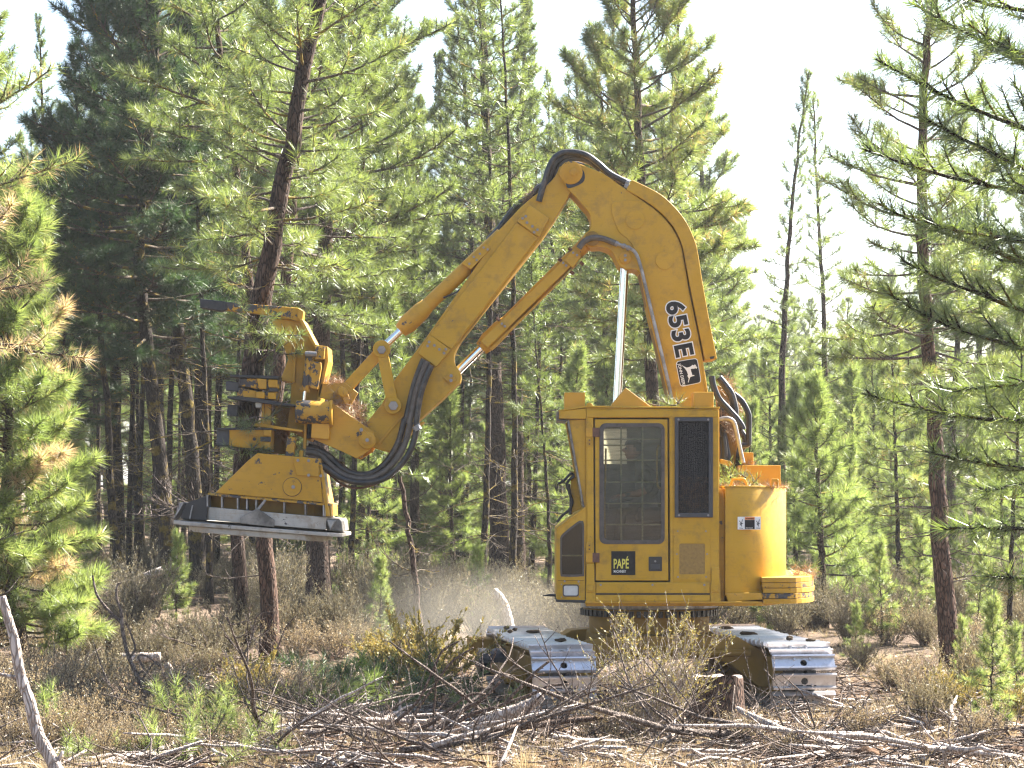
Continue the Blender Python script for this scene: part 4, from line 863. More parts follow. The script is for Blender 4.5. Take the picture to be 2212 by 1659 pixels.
# lettering on the boom
td = BD-.0165
ang = math.degrees(math.atan2(640, 128))
def num(s, x, y, size):
    size *= 1.0
    text_part('number_edge', s, zZ, x, y, ang, size, td+.0, 'white', boom, 1.06, .078)
    text_part('number', s, zZ, x, y, ang, size, td-.0022, 'decalblack', boom, 1.06, .036)
for s, x, y in (('6', 384, 216), ('5', 424, 420), ('3', 466, 628), ('E', 508, 842)): num(s, x, y, .285)
mb = MB()
LG = [(530, 1130), (545, 1095), (580, 1080), (800, 1045), (835, 1055), (855, 1090), (900, 1350), (890, 1395), (860, 1412), (640, 1455), (605, 1445), (585, 1410)]
mb.poly(spl2(cv(zZ, LG+[LG[0]]), 3)[:-1], td, td+.006, (), BD); lg = part('logo_border', mb, 'white', boom)
cxm, cym = 714, 1250
LGi = [(cxm+(x-cxm)*.945, cym+(y-cym)*.955) for x, y in LG]
mb = MB(); mb.poly(spl2(cv(zZ, LGi+[LGi[0]]), 3)[:-1], td-.002, td+.002, (), BD); part('logo_panel', mb, 'decalblack', boom)
deer = [(602, 1132), (640, 1158), (690, 1180), (738, 1168), (765, 1150), (768, 1138), (800, 1150), (818, 1182), (802, 1197), (770, 1196), (748, 1202), (757, 1240), (772, 1290), (802, 1290), (802, 1302), (764, 1312), (742, 1322), (732, 1346), (716, 1402), (706, 1396), (720, 1342), (700, 1302), (708, 1282), (690, 1232), (660, 1190), (630, 1160)]
mb = MB(); mb.poly(cv(zZ, deer), td-.004, td-.001, (), BD); part('logo_deer', mb, 'white', boom)
for pts in ([(790, 1150), (815, 1160), (845, 1178)], [(805, 1165), (838, 1192)], [(800, 1140), (828, 1148)]):
    mb = MB(); mb.tube([W(*zZ(*p), BD-.019) for p in pts], .006, 4); part('logo_antler', mb, 'white', boom)
text_part('logo_name', 'JOHN DEERE', zZ, 560, 1126, ang-1, .0475, td-.0045, 'white', boom, 1.0, .02)

# hoses and linkage behind the cab
for k, (pts, d, r, mt) in enumerate([([(1215, 0), (1225, 60), (1262, 150), (1330, 230), (1385, 290), (1420, 340), (1432, 370)], 26.6, .036, 'black'), ([(1262, 10), (1310, 70), (1350, 130), (1375, 230), (1376, 280)], 26.7, .045, 'rubber'),
        ([(1366, 125), (1420, 170), (1460, 240), (1472, 290), (1470, 400), (1465, 470), (1420, 480)], 26.9, .034, 'black'), ([(1290, 90), (1300, 250), (1330, 380), (1370, 470), (1390, 600)], 27.0, .04, 'black'), ([(1275, 150), (1285, 330), (1310, 480), (1330, 620), (1300, 700)], 26.9, .04, 'black'),
        ([(1262, 300), (1320, 292), (1365, 315), (1385, 380), (1405, 480), (1432, 600)], 26.5, .024, 'steel'), ([(1290, 420), (1300, 520), (1290, 620), (1285, 700)], 26.7, .04, 'black'), ([(1400, 360), (1440, 420), (1440, 470), (1410, 540), (1400, 640)], 27.05, .035, 'black'), ([(1320, 280), (1345, 420), (1340, 560), (1380, 640)], 27.1, .045, 'black')]):
    mb = MB(); mb.tube(spline([W(*zC(*p), d) for p in pts], 5), r, 8); part('swing_hose', mb, mt, None, 0, True)
bp('boom_foot_bracket', cv(zC, [(1262, 60), (1340, 100), (1380, 250), (1400, 430), (1380, 620), (1262, 700)]), 26.95, 27.3, 'dirty', None, .02, d=26.9)
bp('swing_arm', cv(zC, [(1275, 572), (1345, 590), (1360, 610), (1340, 628), (1275, 604)]), 26.5, 26.56, 'yellow', None, .006, d=26.5)

# ---- felling head
HD = 26.42; HB = 27.58
def hp(name, pts, y0, y1, mat='worn', bev=.008, parent=None, holes=(), d=None, f=zA): mb = MB(); mb.poly(cv(f, pts), y0, y1, holes, d or 26.6); return part(name, mb, mat, parent, bev)
hp('head_bracket', [(975, 730), (1215, 898), (1228, 955), (1192, 1012), (1118, 1058), (1040, 1020), (865, 945), (862, 830)], 26.60, 26.66, 'worn', .008)
hp('head_bracket', [(975, 730), (1215, 898), (1228, 955), (1192, 1012), (1118, 1058), (1040, 1020), (865, 945), (862, 830)], 27.30, 27.36, 'worn', .008)
hp('head_bracket_lug', [(890, 610), (1045, 605), (1122, 665), (1075, 745), (985, 720), (880, 690)], 26.72, 26.80, 'worn')
hp('head_bracket_web', [(870, 720), (975, 730), (1190, 905), (1130, 1050), (870, 945)], 26.75, 27.25, 'dirty', .01)
mb = MB(); mb.cyl(W(*zA(1180, 950), 26.55), W(*zA(1180, 950), 27.4), .10, 20); hpin = part('head_pin', mb, 'worn', None, .008, True)
hp('pin_keeper', [(1130, 885), (1145, 872), (1165, 890), (1205, 930), (1205, 965), (1175, 980), (1150, 960)], 26.535, 26.57, 'worn', .006, hpin, d=26.55)
for c in ((1145, 888), (1180, 948)): mb = MB(); mb.cyl(W(*zA(*c), 26.51), W(*zA(*c), 26.56), .022, 8); part('bolt', mb, 'bolt', hpin)
hp('pin_keeper', [(1000, 650), (1020, 625), (1052, 640), (1078, 710), (1062, 735), (1040, 722)], 26.66, 26.72, 'worn', .01)
mb = MB(); mb.cyl(W(*zA(1036, 664), 26.62), W(*zA(1036, 664), 26.9), .055, 16); part('lug_pin', mb, 'worn', None, .006, True)
# tower and top bar
tower = hp('tower', [(590, 220), (775, 225), (868, 384), (938, 392), (942, 478), (905, 655), (885, 740), (872, 880), (830, 952), (690, 884), (712, 735), (718, 600), (650, 588), (700, 460), (640, 300)], 26.85, 27.25, 'worn', .01)
hp('tower_edge_plate', [(770, 230), (790, 225), (872, 380), (940, 390), (945, 475), (905, 655), (888, 735), (872, 730), (890, 640), (925, 475), (920, 405), (862, 398)], 26.72, 27.38, 'worn', .006, tower)
hp('top_bar', [(180, 105), (330, 122), (770, 158), (797, 178), (790, 240), (762, 238), (610, 205), (182, 156)], 26.78, 26.92, 'chipped', .012, tower)
hp('top_bar_tip', [(176, 103), (335, 120), (340, 170), (300, 180), (178, 158)], 26.76, 26.94, 'black', .012, tower)
hp('top_bar_cap', [(762, 160), (797, 178), (790, 240), (760, 222)], 26.74, 26.96, 'worn', .008, tower)
hp('tower_rib', [(740, 260), (756, 258), (742, 600), (726, 600)], 26.80, 26.86, 'worn', .005, tower)
hp('head_door', [(846, 480), (905, 486), (908, 520), (885, 648), (848, 640), (832, 622)], 26.62, 26.74, 'chipped', .01, tower)
hp('head_lug', [(868, 392), (928, 396), (922, 468), (868, 470)], 26.64, 26.80, 'chipped', .008, tower)
a, b = zA(842, 420), zA(812, 655)
mb = MB(); mb.cyl(W(*a, 26.66), W(*b, 26.66), .045, 16); pc = part('head_cylinder', mb, 'chipped', None, .006, True)
mb = MB(); mb.cyl(W(*zA(812, 655), 26.66), W(*zA(803, 735), 26.66), .024, 12); part('piston_rod', mb, 'chrome', pc, 0, True)
mb = MB(); mb.cyl(W(*zA(778, 650), 26.66), W(*zA(838, 656), 26.66), .028, 6); part('gland_flange', mb, 'chipped', pc, .004)
mb = MB(); mb.cyl(W(*zA(812, 438), 26.60), W(*zA(880, 440), 26.60), .03, 8); part('cylinder_pin', mb, 'bolt', pc)
# drum and box
mb = MB(); mb.cyl(W(*zA(758, 780), 26.56), W(*zA(972, 790), 26.56), .135, 24); dr = part('motor_drum', mb, 'chipped', None, .015, True)
mb = MB(); mb.cyl(W(*zA(960, 790), 26.56), W(*zA(976, 790), 26.56), .15, 24); part('drum_cap', mb, 'worn', dr, .006, True)
hp('valve_box', [(856, 835), (962, 838), (956, 948), (850, 936)], 26.52, 26.80, 'orange', .01)
mb = MB()
for i in range(14): y = 838+i*7.5; mb.tube([W(*zA(822, y), 26.72), W(*zA(852, y+1), 26.72)], .009, 6)
part('coil_spring', mb, 'black', None, 0, kind='stuff')
hp('head_rail', [(806, 825), (822, 826), (814, 1000), (798, 998)], 26.64, 26.72, 'worn', .004)
# clamp arms (two storeys)
arm = hp('clamp_arm', [(428, 582), (530, 585), (655, 592), (662, 640), (652, 655), (548, 650), (424, 628)], 26.50, 26.80, 'chipped', .012)
arm2 = hp('clamp_arm', [(424, 640), (540, 662), (652, 662), (648, 712), (530, 705), (412, 695)], 26.50, 26.80, 'chipped', .012)
hp('arm_plate', [(375, 563), (440, 566), (662, 572), (662, 590), (378, 578)], 26.46, 26.95, 'black', .004, arm)
hp('arm_plate', [(360, 690), (520, 700), (720, 735), (770, 742), (768, 752), (640, 742), (360, 704)], 26.46, 26.95, 'black', .004, arm2)
hp('arm_gusset', [(532, 586), (590, 590), (590, 650), (548, 648)], 26.46, 26.52, 'worn', .01, arm)
hp('arm_gusset', [(600, 592), (655, 594), (655, 640), (600, 640)], 26.47, 26.52, 'worn', .01, arm)
hp('arm_gusset', [(528, 664), (580, 668), (580, 706), (528, 702)], 26.46, 26.52, 'worn', .01, arm2)
hp('arm_gusset', [(598, 668), (645, 670), (645, 710), (598, 706)], 26.47, 26.52, 'worn', .01, arm2)
hp('arm_pin', [(606, 642), (658, 645), (656, 664), (606, 664)], 26.46, 26.6, 'black', .004, arm)
hp('arm_pad', [(346, 600), (425, 606), (420, 662), (345, 656)], 26.56, 26.72, 'greyframe', .008, arm)
hp('arm_pad', [(340, 735), (405, 738), (400, 805), (335, 800)], 26.80, 26.95, 'greyframe', .008, arm2)
hp('arm_post', [(572, 722), (612, 726), (606, 870), (566, 862)], 26.60, 26.72, 'worn', .008)
hp('arm_post_edge', [(560, 722), (572, 722), (566, 862), (552, 860)], 26.56, 26.60, 'worn', .004)
hp('pin_bush', [(520, 722), (562, 724), (558, 760), (524, 758)], 26.52, 26.66, 'steel', .01)
hp('pin_bush', [(490, 1030), (530, 1032), (526, 1060), (494, 1058)], 26.52, 26.66, 'steel', .01)
hp('post_foot', [(505, 850), (560, 848), (620, 862), (800, 890), (800, 902), (610, 880), (500, 866)], 26.5, 26.9, 'worn', .005)
low = hp('clamp_arm', [(372, 886), (470, 884), (622, 888), (620, 925), (614, 1005), (480, 1000), (372, 985)], 26.46, 26.80, 'worn', .012, holes=())
hp('arm_tip', [(296, 885), (374, 884), (374, 988), (294, 974)], 26.48, 26.78, 'greyframe', .012, low)
hp('arm_plate', [(300, 878), (480, 876), (626, 880), (626, 890), (300, 890)], 26.44, 26.9, 'black', .004, low)
hp('arm_plate', [(300, 975), (380, 990), (612, 1006), (612, 1016), (300, 986)], 26.44, 26.9, 'black', .004, low)
hp('arm_gusset', [(470, 912), (545, 918), (545, 926), (470, 922)], 26.43, 26.48, 'worn', .003, low)
hp('arm_gusset', [(575, 890), (622, 892), (620, 928), (575, 926)], 26.43, 26.48, 'worn', .01, low)
hp('arm_gusset', [(575, 962), (616, 964), (612, 1004), (575, 1000)], 26.43, 26.48, 'worn', .01, low)
hp('arm_pin', [(556, 930), (618, 932), (616, 960), (556, 958)], 26.44, 26.52, 'black', .004, low)
mb = MB(); mb.cyl(W(*zK(568, 1170), 26.43), W(*zK(568, 1170), 26.5), .02, 10); part('pin_hole', mb, 'black', low)
hp('back_plate', [(610, 735), (700, 750), (690, 1030), (560, 1020), (600, 880)], 27.05, 27.15, 'dirty', .006)
hp('hanger_post', [(714, 930), (765, 936), (745, 1102), (697, 1095)], 26.42, 26.56, 'chipped', .008)
hp('hanger_post', [(782, 1010), (804, 1012), (800, 1052), (780, 1050)], 26.5, 26.6, 'worn', .006)
# saw housing: sloping skirt over the disc
def skirt():
    top = [(545, 1024), (905, 1058)]; bot = [(262, 1262), (945, 1325)]
    mb = MB()
    def ring(L, Rr, y0, y1, ch):
        a, b = W(*zA(*L), 26.6), W(*zA(*Rr), 26.6); w = b.x-a.x; z = lambda x: a.z+(b.z-a.z)*(x-a.x)/w
        pl = [(a.x+ch*1.3, y0), (b.x-ch, y0), (b.x, y0+ch), (b.x, y1-ch), (b.x-ch, y1), (a.x+ch*1.3, y1), (a.x, (y0+y1)/2+.2), (a.x, (y0+y1)/2-.2)]
        return [(x, y, z(x)) for x, y in pl]
    T = ring(*top, 26.50, 27.50, .06); B_ = ring(*bot, 26.30, 27.70, .10); n = 8
    mb.add(T+B_, [tuple(range(n)), tuple(range(2*n-1, n-1, -1))]+[(i, (i+1) % n, n+(i+1) % n, n+i) for i in range(n)])
    return mb
saw = part('saw_housing', skirt(), 'chipped', None, .006)
saw2 = hp('housing_face', [(548, 1028), (895, 1060), (912, 1102), (930, 1316), (300, 1262), (490, 1074)], 26.285, 26.33, 'worn', .006)
mb = MB(); mb.poly(circ(zA, 742, 1226, 54, 28), 26.265, 26.29, (), 26.4); cv_ = part('disc_cover', mb, 'worn', saw2, .004)
mb = MB(); mb.poly(circ(zA, 742, 1226, 57, 28), 26.280, 26.288, (), 26.4); part('disc_cover_rim', mb, 'black', saw2)
mb = MB(); mb.cyl(W(*zA(742, 1226), 26.25), W(*zA(742, 1226), 26.28), .022, 8); part('bolt', mb, 'bolt', saw2)
hp('bracket_plate', [(755, 1056), (905, 1066), (910, 1168), (778, 1158), (768, 1120)], 26.26, 26.30, 'worn', .006, saw2)
for c in ((770, 1068), (833, 1070), (833, 1156), (905, 1160)): mb = MB(); mb.cyl(W(*zA(*c), 26.24), W(*zA(*c), 26.28), .018, 8); part('bolt', mb, 'bolt', saw2)
hp('housing_right_rib', [(912, 1095), (924, 1096), (970, 1395), (950, 1400)], 26.28, 26.36, 'worn', .005, saw2)
# pan: recessed ribs, guard ring, flange, horns (tilted with the head)
def slopez(f, L, Rr): a, b = W(*zA(*L), 26.6), W(*zA(*Rr), 26.6); return lambda x: a.z+(b.z-a.z)*(x-a.x)/(b.x-a.x)
xa = lambda x: W(*zA(x, 0), 26.6).x
z_top = slopez(0, (262, 1270), (945, 1330)); z_mid = slopez(0, (240, 1342), (930, 1402)); z_bot = slopez(0, (240, 1418), (930, 1476)); z_fl = slopez(0, (60, 1422), (1040, 1500)); z_fl2 = slopez(0, (60, 1445), (1040, 1520))
def octa(x0, x1, y0, y1, c0, c1): return [(x0+c0, y0), (x1-c1, y0), (x1, y0+c1), (x1, y1-c1), (x1-c1, y1), (x0+c0, y1), (x0, y1-c0), (x0, y0+c0)]
mb = MB(); mb.plan(octa(xa(258), xa(925), 26.42, 27.58, .12, .1), z_mid, z_top); part('pan_core', mb, 'dirty', None, .004)
mb = MB(); mb.plan(octa(xa(250), xa(968), 26.26, 27.74, .14, .08), lambda x: z_top(x)-.012, lambda x: z_top(x)+.014); part('pan_top_lip', mb, 'chipped', None, .004)
for x in (255, 340, 432, 486, 540, 704, 828, 935):
    mb = MB(); xx = xa(x); mb.box((xx, 26.40, (z_mid(xx)+z_top(xx))/2), (.016, .26, z_top(xx)-z_mid(xx)-.012)); part('pan_rib', mb, 'steel')
mb = MB(); mb.plan(octa(xa(228), xa(945), 26.22, 27.78, .2, .14), z_bot, z_mid); part('saw_guard', mb, 'pan', None, .006)
mb = MB(); mb.plan(octa(xa(135), xa(935), 26.16, 27.84, .25, .2), lambda x: z_fl2(x)-.07, lambda x: z_fl2(x)-.002); part('saw_skid', mb, 'pan', None, .01)
mb = MB(); mb.plan(octa(xa(52), xa(1045), 26.12, 27.88, .22, .16), z_fl2, z_fl); part('saw_flange', mb, 'pan', None, .006)
hp('guard_emblem_plate', [(440, 1408), (540, 1352), (640, 1418), (640, 1462), (440, 1440)], 26.17, 26.23, 'plate', .005, d=26.4)
hp('emblem_strut', [(535, 1356), (580, 1300), (592, 1304), (552, 1362)], 26.22, 26.27, 'steel', .004, d=26.4)
horn = hp('saw_horn', [(255, 1268), (105, 1322), (62, 1345), (52, 1412), (70, 1420), (240, 1425), (235, 1330)], 26.9, 27.6, 'black', .008)
hp('horn_rib', [(250, 1270), (256, 1275), (240, 1330), (232, 1325)], 26.5, 27.5, 'steel', .004, horn)
hp('horn_edge', [(108, 1316), (116, 1320), (62, 1412), (52, 1410)], 26.3, 26.95, 'steel', .004, horn)
hp('horn_edge', [(150, 1330), (155, 1330), (138, 1418), (132, 1418)], 26.5, 26.9, 'steel', .003, horn)
hp('horn_end_plate', [(62, 1318), (104, 1322), (58, 1408), (46, 1390)], 26.6, 26.9, 'bleached', .006, horn)  # pale end plate of the horn, drawn in the bleached wood material
hp('horn_shade_sheet', [(112, 1322), (252, 1272), (238, 1338), (232, 1424), (76, 1412)], 26.34, 26.40, 'black', .004, horn, d=26.4)  # black sheet standing in for the shade inside the open horn
hp('horn_side_edge', [(148, 1334), (155, 1334), (138, 1416), (131, 1415)], 26.31, 26.345, 'steel', .002, horn, d=26.4)
horn2 = hp('rear_horn', [(940, 1408), (1018, 1414), (1032, 1428), (1040, 1490), (945, 1482)], 26.5, 27.5, 'plate', .008)
hp('rear_horn_gusset', [(950, 1420), (1000, 1424), (970, 1480)], 26.36, 26.5, 'steel', .006, horn2)
hp('rear_post', [(925, 1330), (968, 1335), (972, 1400), (920, 1400)], 26.5, 27.5, 'worn', .006)

MUD = simple('dark_mud', (.09, .065, .045), .95, 0, .5, 18, bump=.8, spec=.1)
rr = random.Random(12)
for u0 in (-1.325, 1.325):
    for k in range(5):
        bm = bmesh.new(); bmesh.ops.create_icosphere(bm, subdivisions=2, radius=1); sx, sy = rr.uniform(.03, .11), rr.uniform(.02, .06)
        for v in bm.verts: n_ = 1+.5*noise.noise(v.co*1.7+Vector((k*5, u0, 0))); v.co = TROT @ Vector((v.co.x*sx*n_, v.co.y*sy*n_, v.co.z*.022*n_))
        p = tp(u0+rr.uniform(-.28, .28), rr.uniform(-1.6, 1.5), .775)-MC
        for v in bm.verts: v.co += p
        me = bpy.data.meshes.new('mud_clump'); bm.to_mesh(me); bm.free(); me.shade_smooth(); mesh_obj('mud_clump', me, MUD, FB)

# ------------------------------------------------------------------ operator
def skin_body(name, pts, edges, radii, mat, parent, lv=2):
    me = bpy.data.meshes.new(name); me.from_pydata([tuple(p) for p in pts], edges, [])
    o = mesh_obj(name, me, M[mat], parent)
    o.modifiers.new('skin', 'SKIN'); sk = me.skin_vertices[0].data
    for i, r in enumerate(radii): sk[i].radius = (r, r) if not hasattr(r, '__len__') else r
    sk[0].use_root = True
    s = o.modifiers.new('sub', 'SUBSURF'); s.levels = lv; s.render_levels = lv
    return o
def build_person():
    base = W(*zC(770, 905), 26.22)
    e = empty('person', base, 'person in a cap and dark shirt seated behind the cab door window, reaching forward', 'person')
    def q(x, y, dy=0.0): return W(*zC(x, y), 26.2)+Vector((0, dy, 0))-base
    # body: one surface; pelvis first
    pts = [q(790, 880), q(785, 800), q(770, 720), q(745, 660), q(722, 620), q(705, 580),              # pelvis .. neck base, neck
           q(748, 668, -.17), q(790, 775, -.22), q(700, 812, -.20), q(612, 822, -.17), q(570, 826, -.16),    # near arm to the palm
           q(748, 668, .17), q(770, 790, .22), q(660, 840, .2), q(590, 850, .2),
           q(680, 905, -.09), q(590, 930, -.10), q(575, 1120, -.1), q(535, 1165, -.1),
           q(680, 905, .09), q(590, 930, .10), q(570, 1120, .1), q(535, 1165, .1)]
    edges = [(0, 1), (1, 2), (2, 3), (3, 4), (4, 5), (3, 6), (6, 7), (7, 8), (8, 9), (9, 10), (3, 11), (11, 12), (12, 13), (13, 14), (0, 15), (15, 16), (16, 17), (17, 18), (0, 19), (19, 20), (20, 21), (21, 22)]
    rad = [(.15, .17), (.13, .16), (.14, .17), (.12, .15), .065, .055, .065, .047, .042, .030, .032, .065, .047, .042, .03, .085, .065, .05, .045, .085, .065, .05, .045]
    b = skin_body('body', pts, edges, rad, 'shirt', e)
    # bare forearm and hand with separate fingers
    fp = [q(765, 783, -.215), q(700, 812, -.20), q(620, 821, -.17), q(575, 826, -.16)]; fe = [(0, 1), (1, 2), (2, 3)]; fr = [.050, .046, .032, (.036, .020)]
    for k, (dx, dy, dz, ln) in enumerate([(-52, 12, -.045, 1), (-60, 4, -.022, 1.1), (-60, -2, .0, 1.05), (-48, -4, .02, .9), (-22, 34, -.05, .8)]):
        i = len(fp); fp += [q(575+dx*.35, 826+dy*.4, -.16+dz), q(575+dx*.75, 826+dy*.9+4, -.16+dz*1.2), q(575+dx*1.05, 826+dy*1.3+20, -.16+dz*1.25)]
        fr += [.0105, .0095, .008]; fe += [(3, i), (i, i+1), (i+1, i+2)]
    skin_body('forearm', fp, fe, fr, 'skin', e)
    # head in profile, looking left
    hc = q(672, 505); mb = bmesh.new(); bmesh.ops.create_uvsphere(mb, u_segments=24, v_segments=16, radius=1)
    for v in mb.verts:
        x, y, z = v.co
        v.co = Vector((x*.098, y*.076, z*.118))
        if z < -.25: v.co.x -= .022*min(1, (-z-.25)*1.6); v.co.y *= 1-.25*min(1, -z-.25)
        if x < -.3 and abs(y) < .55: v.co.x += .012*(1 if z > .1 else .4)          # flat face
        if x < -.55 and abs(y) < .35 and -.32 < z < .12: v.co.x -= .034*(1-abs(y)/.35)  # nose
        if x < -.6 and abs(y) < .4 and -.62 < z < -.42: v.co.x -= .010               # lips
        if x < -.5 and abs(y) < .5 and z < -.75: v.co.x -= .012                      # chin
        v.co += hc
    me = bpy.data.meshes.new('head'); mb.to_mesh(me); mb.free(); me.shade_smooth(); mesh_obj('head', me, M['skin'], e)
    for s in (-1, 1):
        b_ = bmesh.new(); bmesh.ops.create_uvsphere(b_, u_segments=8, v_segments=6, radius=.012)
        for v in b_.verts: v.co += hc+Vector((-.080, s*.032, .006))
        me = bpy.data.meshes.new('eye'); b_.to_mesh(me); b_.free(); mesh_obj('eye', me, M['decalblack'], e)
        b_ = bmesh.new(); bmesh.ops.create_uvsphere(b_, u_segments=10, v_segments=8, radius=1)
        for v in b_.verts: v.co = Vector((v.co.x*.018, v.co.y*.01, v.co.z*.032))+hc+Vector((.012, s*.078, -.01))
        me = bpy.data.meshes.new('ear'); b_.to_mesh(me); b_.free(); me.shade_smooth(); mesh_obj('ear', me, M['skin'], e)
    for nm, mt, s, zlo in (('cap', 'cap', 1.09, .30), ('hair', 'hair', 1.05, -.35)):
        b_ = bmesh.new(); bmesh.ops.create_uvsphere(b_, u_segments=24, v_segments=16, radius=1)
        kill = [v for v in b_.verts if v.co.z < zlo or (nm == 'hair' and v.co.x < -.1)]
        bmesh.ops.delete(b_, geom=kill, context='VERTS')
        for v in b_.verts: v.co = Vector((v.co.x*.100*s, v.co.y*.078*s, v.co.z*.116*s))+hc
        me = bpy.data.meshes.new(nm); b_.to_mesh(me); b_.free(); me.shade_smooth(); c_ = mesh_obj(nm, me, M[mt], e)
    bm_ = MB(); pl = [hc+Vector((-.07-.095*math.cos(R(a)), .07*math.sin(R(a)), .044-.012*math.cos(R(a)))) for a in range(-90, 91, 15)]
    n = len(pl); bm_.add([tuple(p) for p in pl]+[tuple(p+Vector((0, 0, .007))) for p in pl], [tuple(range(n)), tuple(range(2*n-1, n-1, -1))]+[(i, (i+1) % n, n+(i+1) % n, n+i) for i in range(n)])
    mesh_obj('cap_bill', bm_.mesh('cap_bill'), M['cap'], e)
build_person()

# ------------------------------------------------------------------ shrubs
def zG(x, y): return (604.9+x*.3125, 1209.7+y*.3125)
def zH(x, y): return (1469+x*.336, 1123.3+y*.336)
def zL(x, y): return (x*.3516, 1140.6+y*.3516)
def shrub_meshes(name, h, spread, ns, seed, leaf, wood, leaves=9, sub=7, r=.007, lw=.013, ll=.030, lstart=.35, upright=.8, tint=.5):
    rng = random.Random(seed); mb = MB(); P = []; A = []; S = []; T = []
    for i in range(ns):
        az = rng.uniform(0, 6.283); lean = rng.random()**.7*spread; hh = h*rng.uniform(.55, 1.05)*(1-.25*lean/spread)
        p = Vector((rng.gauss(0, .05), rng.gauss(0, .05), -.03)); d = Vector((math.cos(az)*lean, math.sin(az)*lean, upright)).normalized()
        n = 6; L = hh/max(.5, d.z*.9); pts = [p]
        for j in range(n):
            d = (d+Vector((rng.gauss(0, .13), rng.gauss(0, .13), rng.gauss(.05, .10)))).normalized(); pts.append(pts[-1]+d*L/n)
        rr = r*rng.uniform(.6, 1.2); mb.tube(pts, [rr*(1-.8*j/n)+.0012 for j in range(n+1)], 3, False)
        for k in range(sub):
            q = rng.uniform(.18, 1.0); i0 = min(int(q*n), n-1); b = pts[i0].lerp(pts[i0+1], q*n-i0)
            dd = ((pts[i0+1]-pts[i0]).normalized()+Vector((rng.gauss(0, .55), rng.gauss(0, .55), rng.gauss(.15, .3)))).normalized()
            l2 = h*rng.uniform(.10, .28)
            m1 = b+dd*l2*.5; d3 = (dd+Vector((rng.gauss(0, .3), rng.gauss(0, .3), .25))).normalized(); m2 = m1+d3*l2*.5
            mb.tube([b, m1, m2], [.0028, .0022, .0012], 3, False)
            if b.z > h*lstart*rng.random():
                for z in (m1, m2, b.lerp(m1, .6)): P.append(z); A.append(d3); S.append(rng.uniform(.7, 1.3)); T.append(tint+rng.gauss(0, .2))
        P.append(pts[-1]); A.append(d); S.append(1); T.append(tint)
        P.append(pts[-2]); A.append(d); S.append(1); T.append(tint)
    me = mb.mesh(name+'_stems'); me.materials.append(M[wood])
    V, tt = tufts([tuple(p) for p in P], [tuple(p) for p in A], S, T, leaves, ll, lw, back=.10, lo=10, hi=80, droop=.05)
    lm = tri_mesh(name+'_leaves', V, tt); lm.materials.append(M[leaf]); return me, lm
def place_shrub(ms, x, y, s, rz, label, group=None, name='shrub'):
    e = empty(name, (x, y, gz(x, y)-.01), label, 'shrub', group); e.rotation_euler = (0, 0, rz); e.scale = (s, s, s*random.uniform(.85, 1.15))
    mesh_obj('stems', ms[0], None, e); mesh_obj('leaves', ms[1], None, e); return e
SK = [shrub_meshes('bitterbrush', 1.25, .62, 60, 1, 'leafgrey', 'twig', 9, 10),
      shrub_meshes('round_brush', 1.0, 1.0, 75, 2, 'leafgrey', 'brownwood', 10, 10, tint=.35),
      shrub_meshes('dry_brush', .85, 1.1, 70, 3, 'leafgrey', 'brownwood', 6, 9, tint=.75),
      shrub_meshes('yellow_brush', .9, .7, 44, 4, 'leafyellow', 'twig', 11, 9, lw=.017, ll=.036),
      shrub_meshes('bare_brush', .8, 1.1, 60, 5, 'straw', 'twig', 3, 9, tint=.4)]
SL = ['grey green bitterbrush', 'rounded olive brush', 'brown dry brush', 'yellow green leafy bush', 'leafless grey twiggy brush']
c = W(1410, 1600, 23.0)
place_shrub(shrub_meshes('front_bush', 1.36, .66, 84, 9, 'leafyellow', 'bleached', 6, 12, r=.005, lstart=1.3, tint=.35, lw=.012, ll=.026), c.x, 23.0, 1.0, .4, 'tall grey twigged bush with yellow green leaves right before the machine', name='shrub')
place_shrub(SK[4], c.x-.45, 22.8, .8, 1.2, 'low bare twigged bush at the left foot of the tall bush before the machine')
c = W(915, 1520, 26.2); place_shrub(SK[3], c.x, 26.2, 1.15, .9, 'yellow leaved bush left of the left track', name='shrub')
c = W(845, 1450, 29.5); place_shrub(SK[3], c.x, 29.5, .9, 2.9, 'yellow leaved bush under the hanging hoses', name='shrub')
c = W(540, 1540, 24.5); place_shrub(SK[3], c.x, 24.5, .75, 4.0, 'sparse yellow bush beneath the saw plate', name='shrub')
rg = random.Random(21)
def sh(k, px, d, s): x = (px-CX)*d/F; AUTO.append(place_shrub(SK[k], x, d, s*(.72 if d > 27 else .85), rg.uniform(0, 6.28), SL[k], 'brush: '+SL[k]))
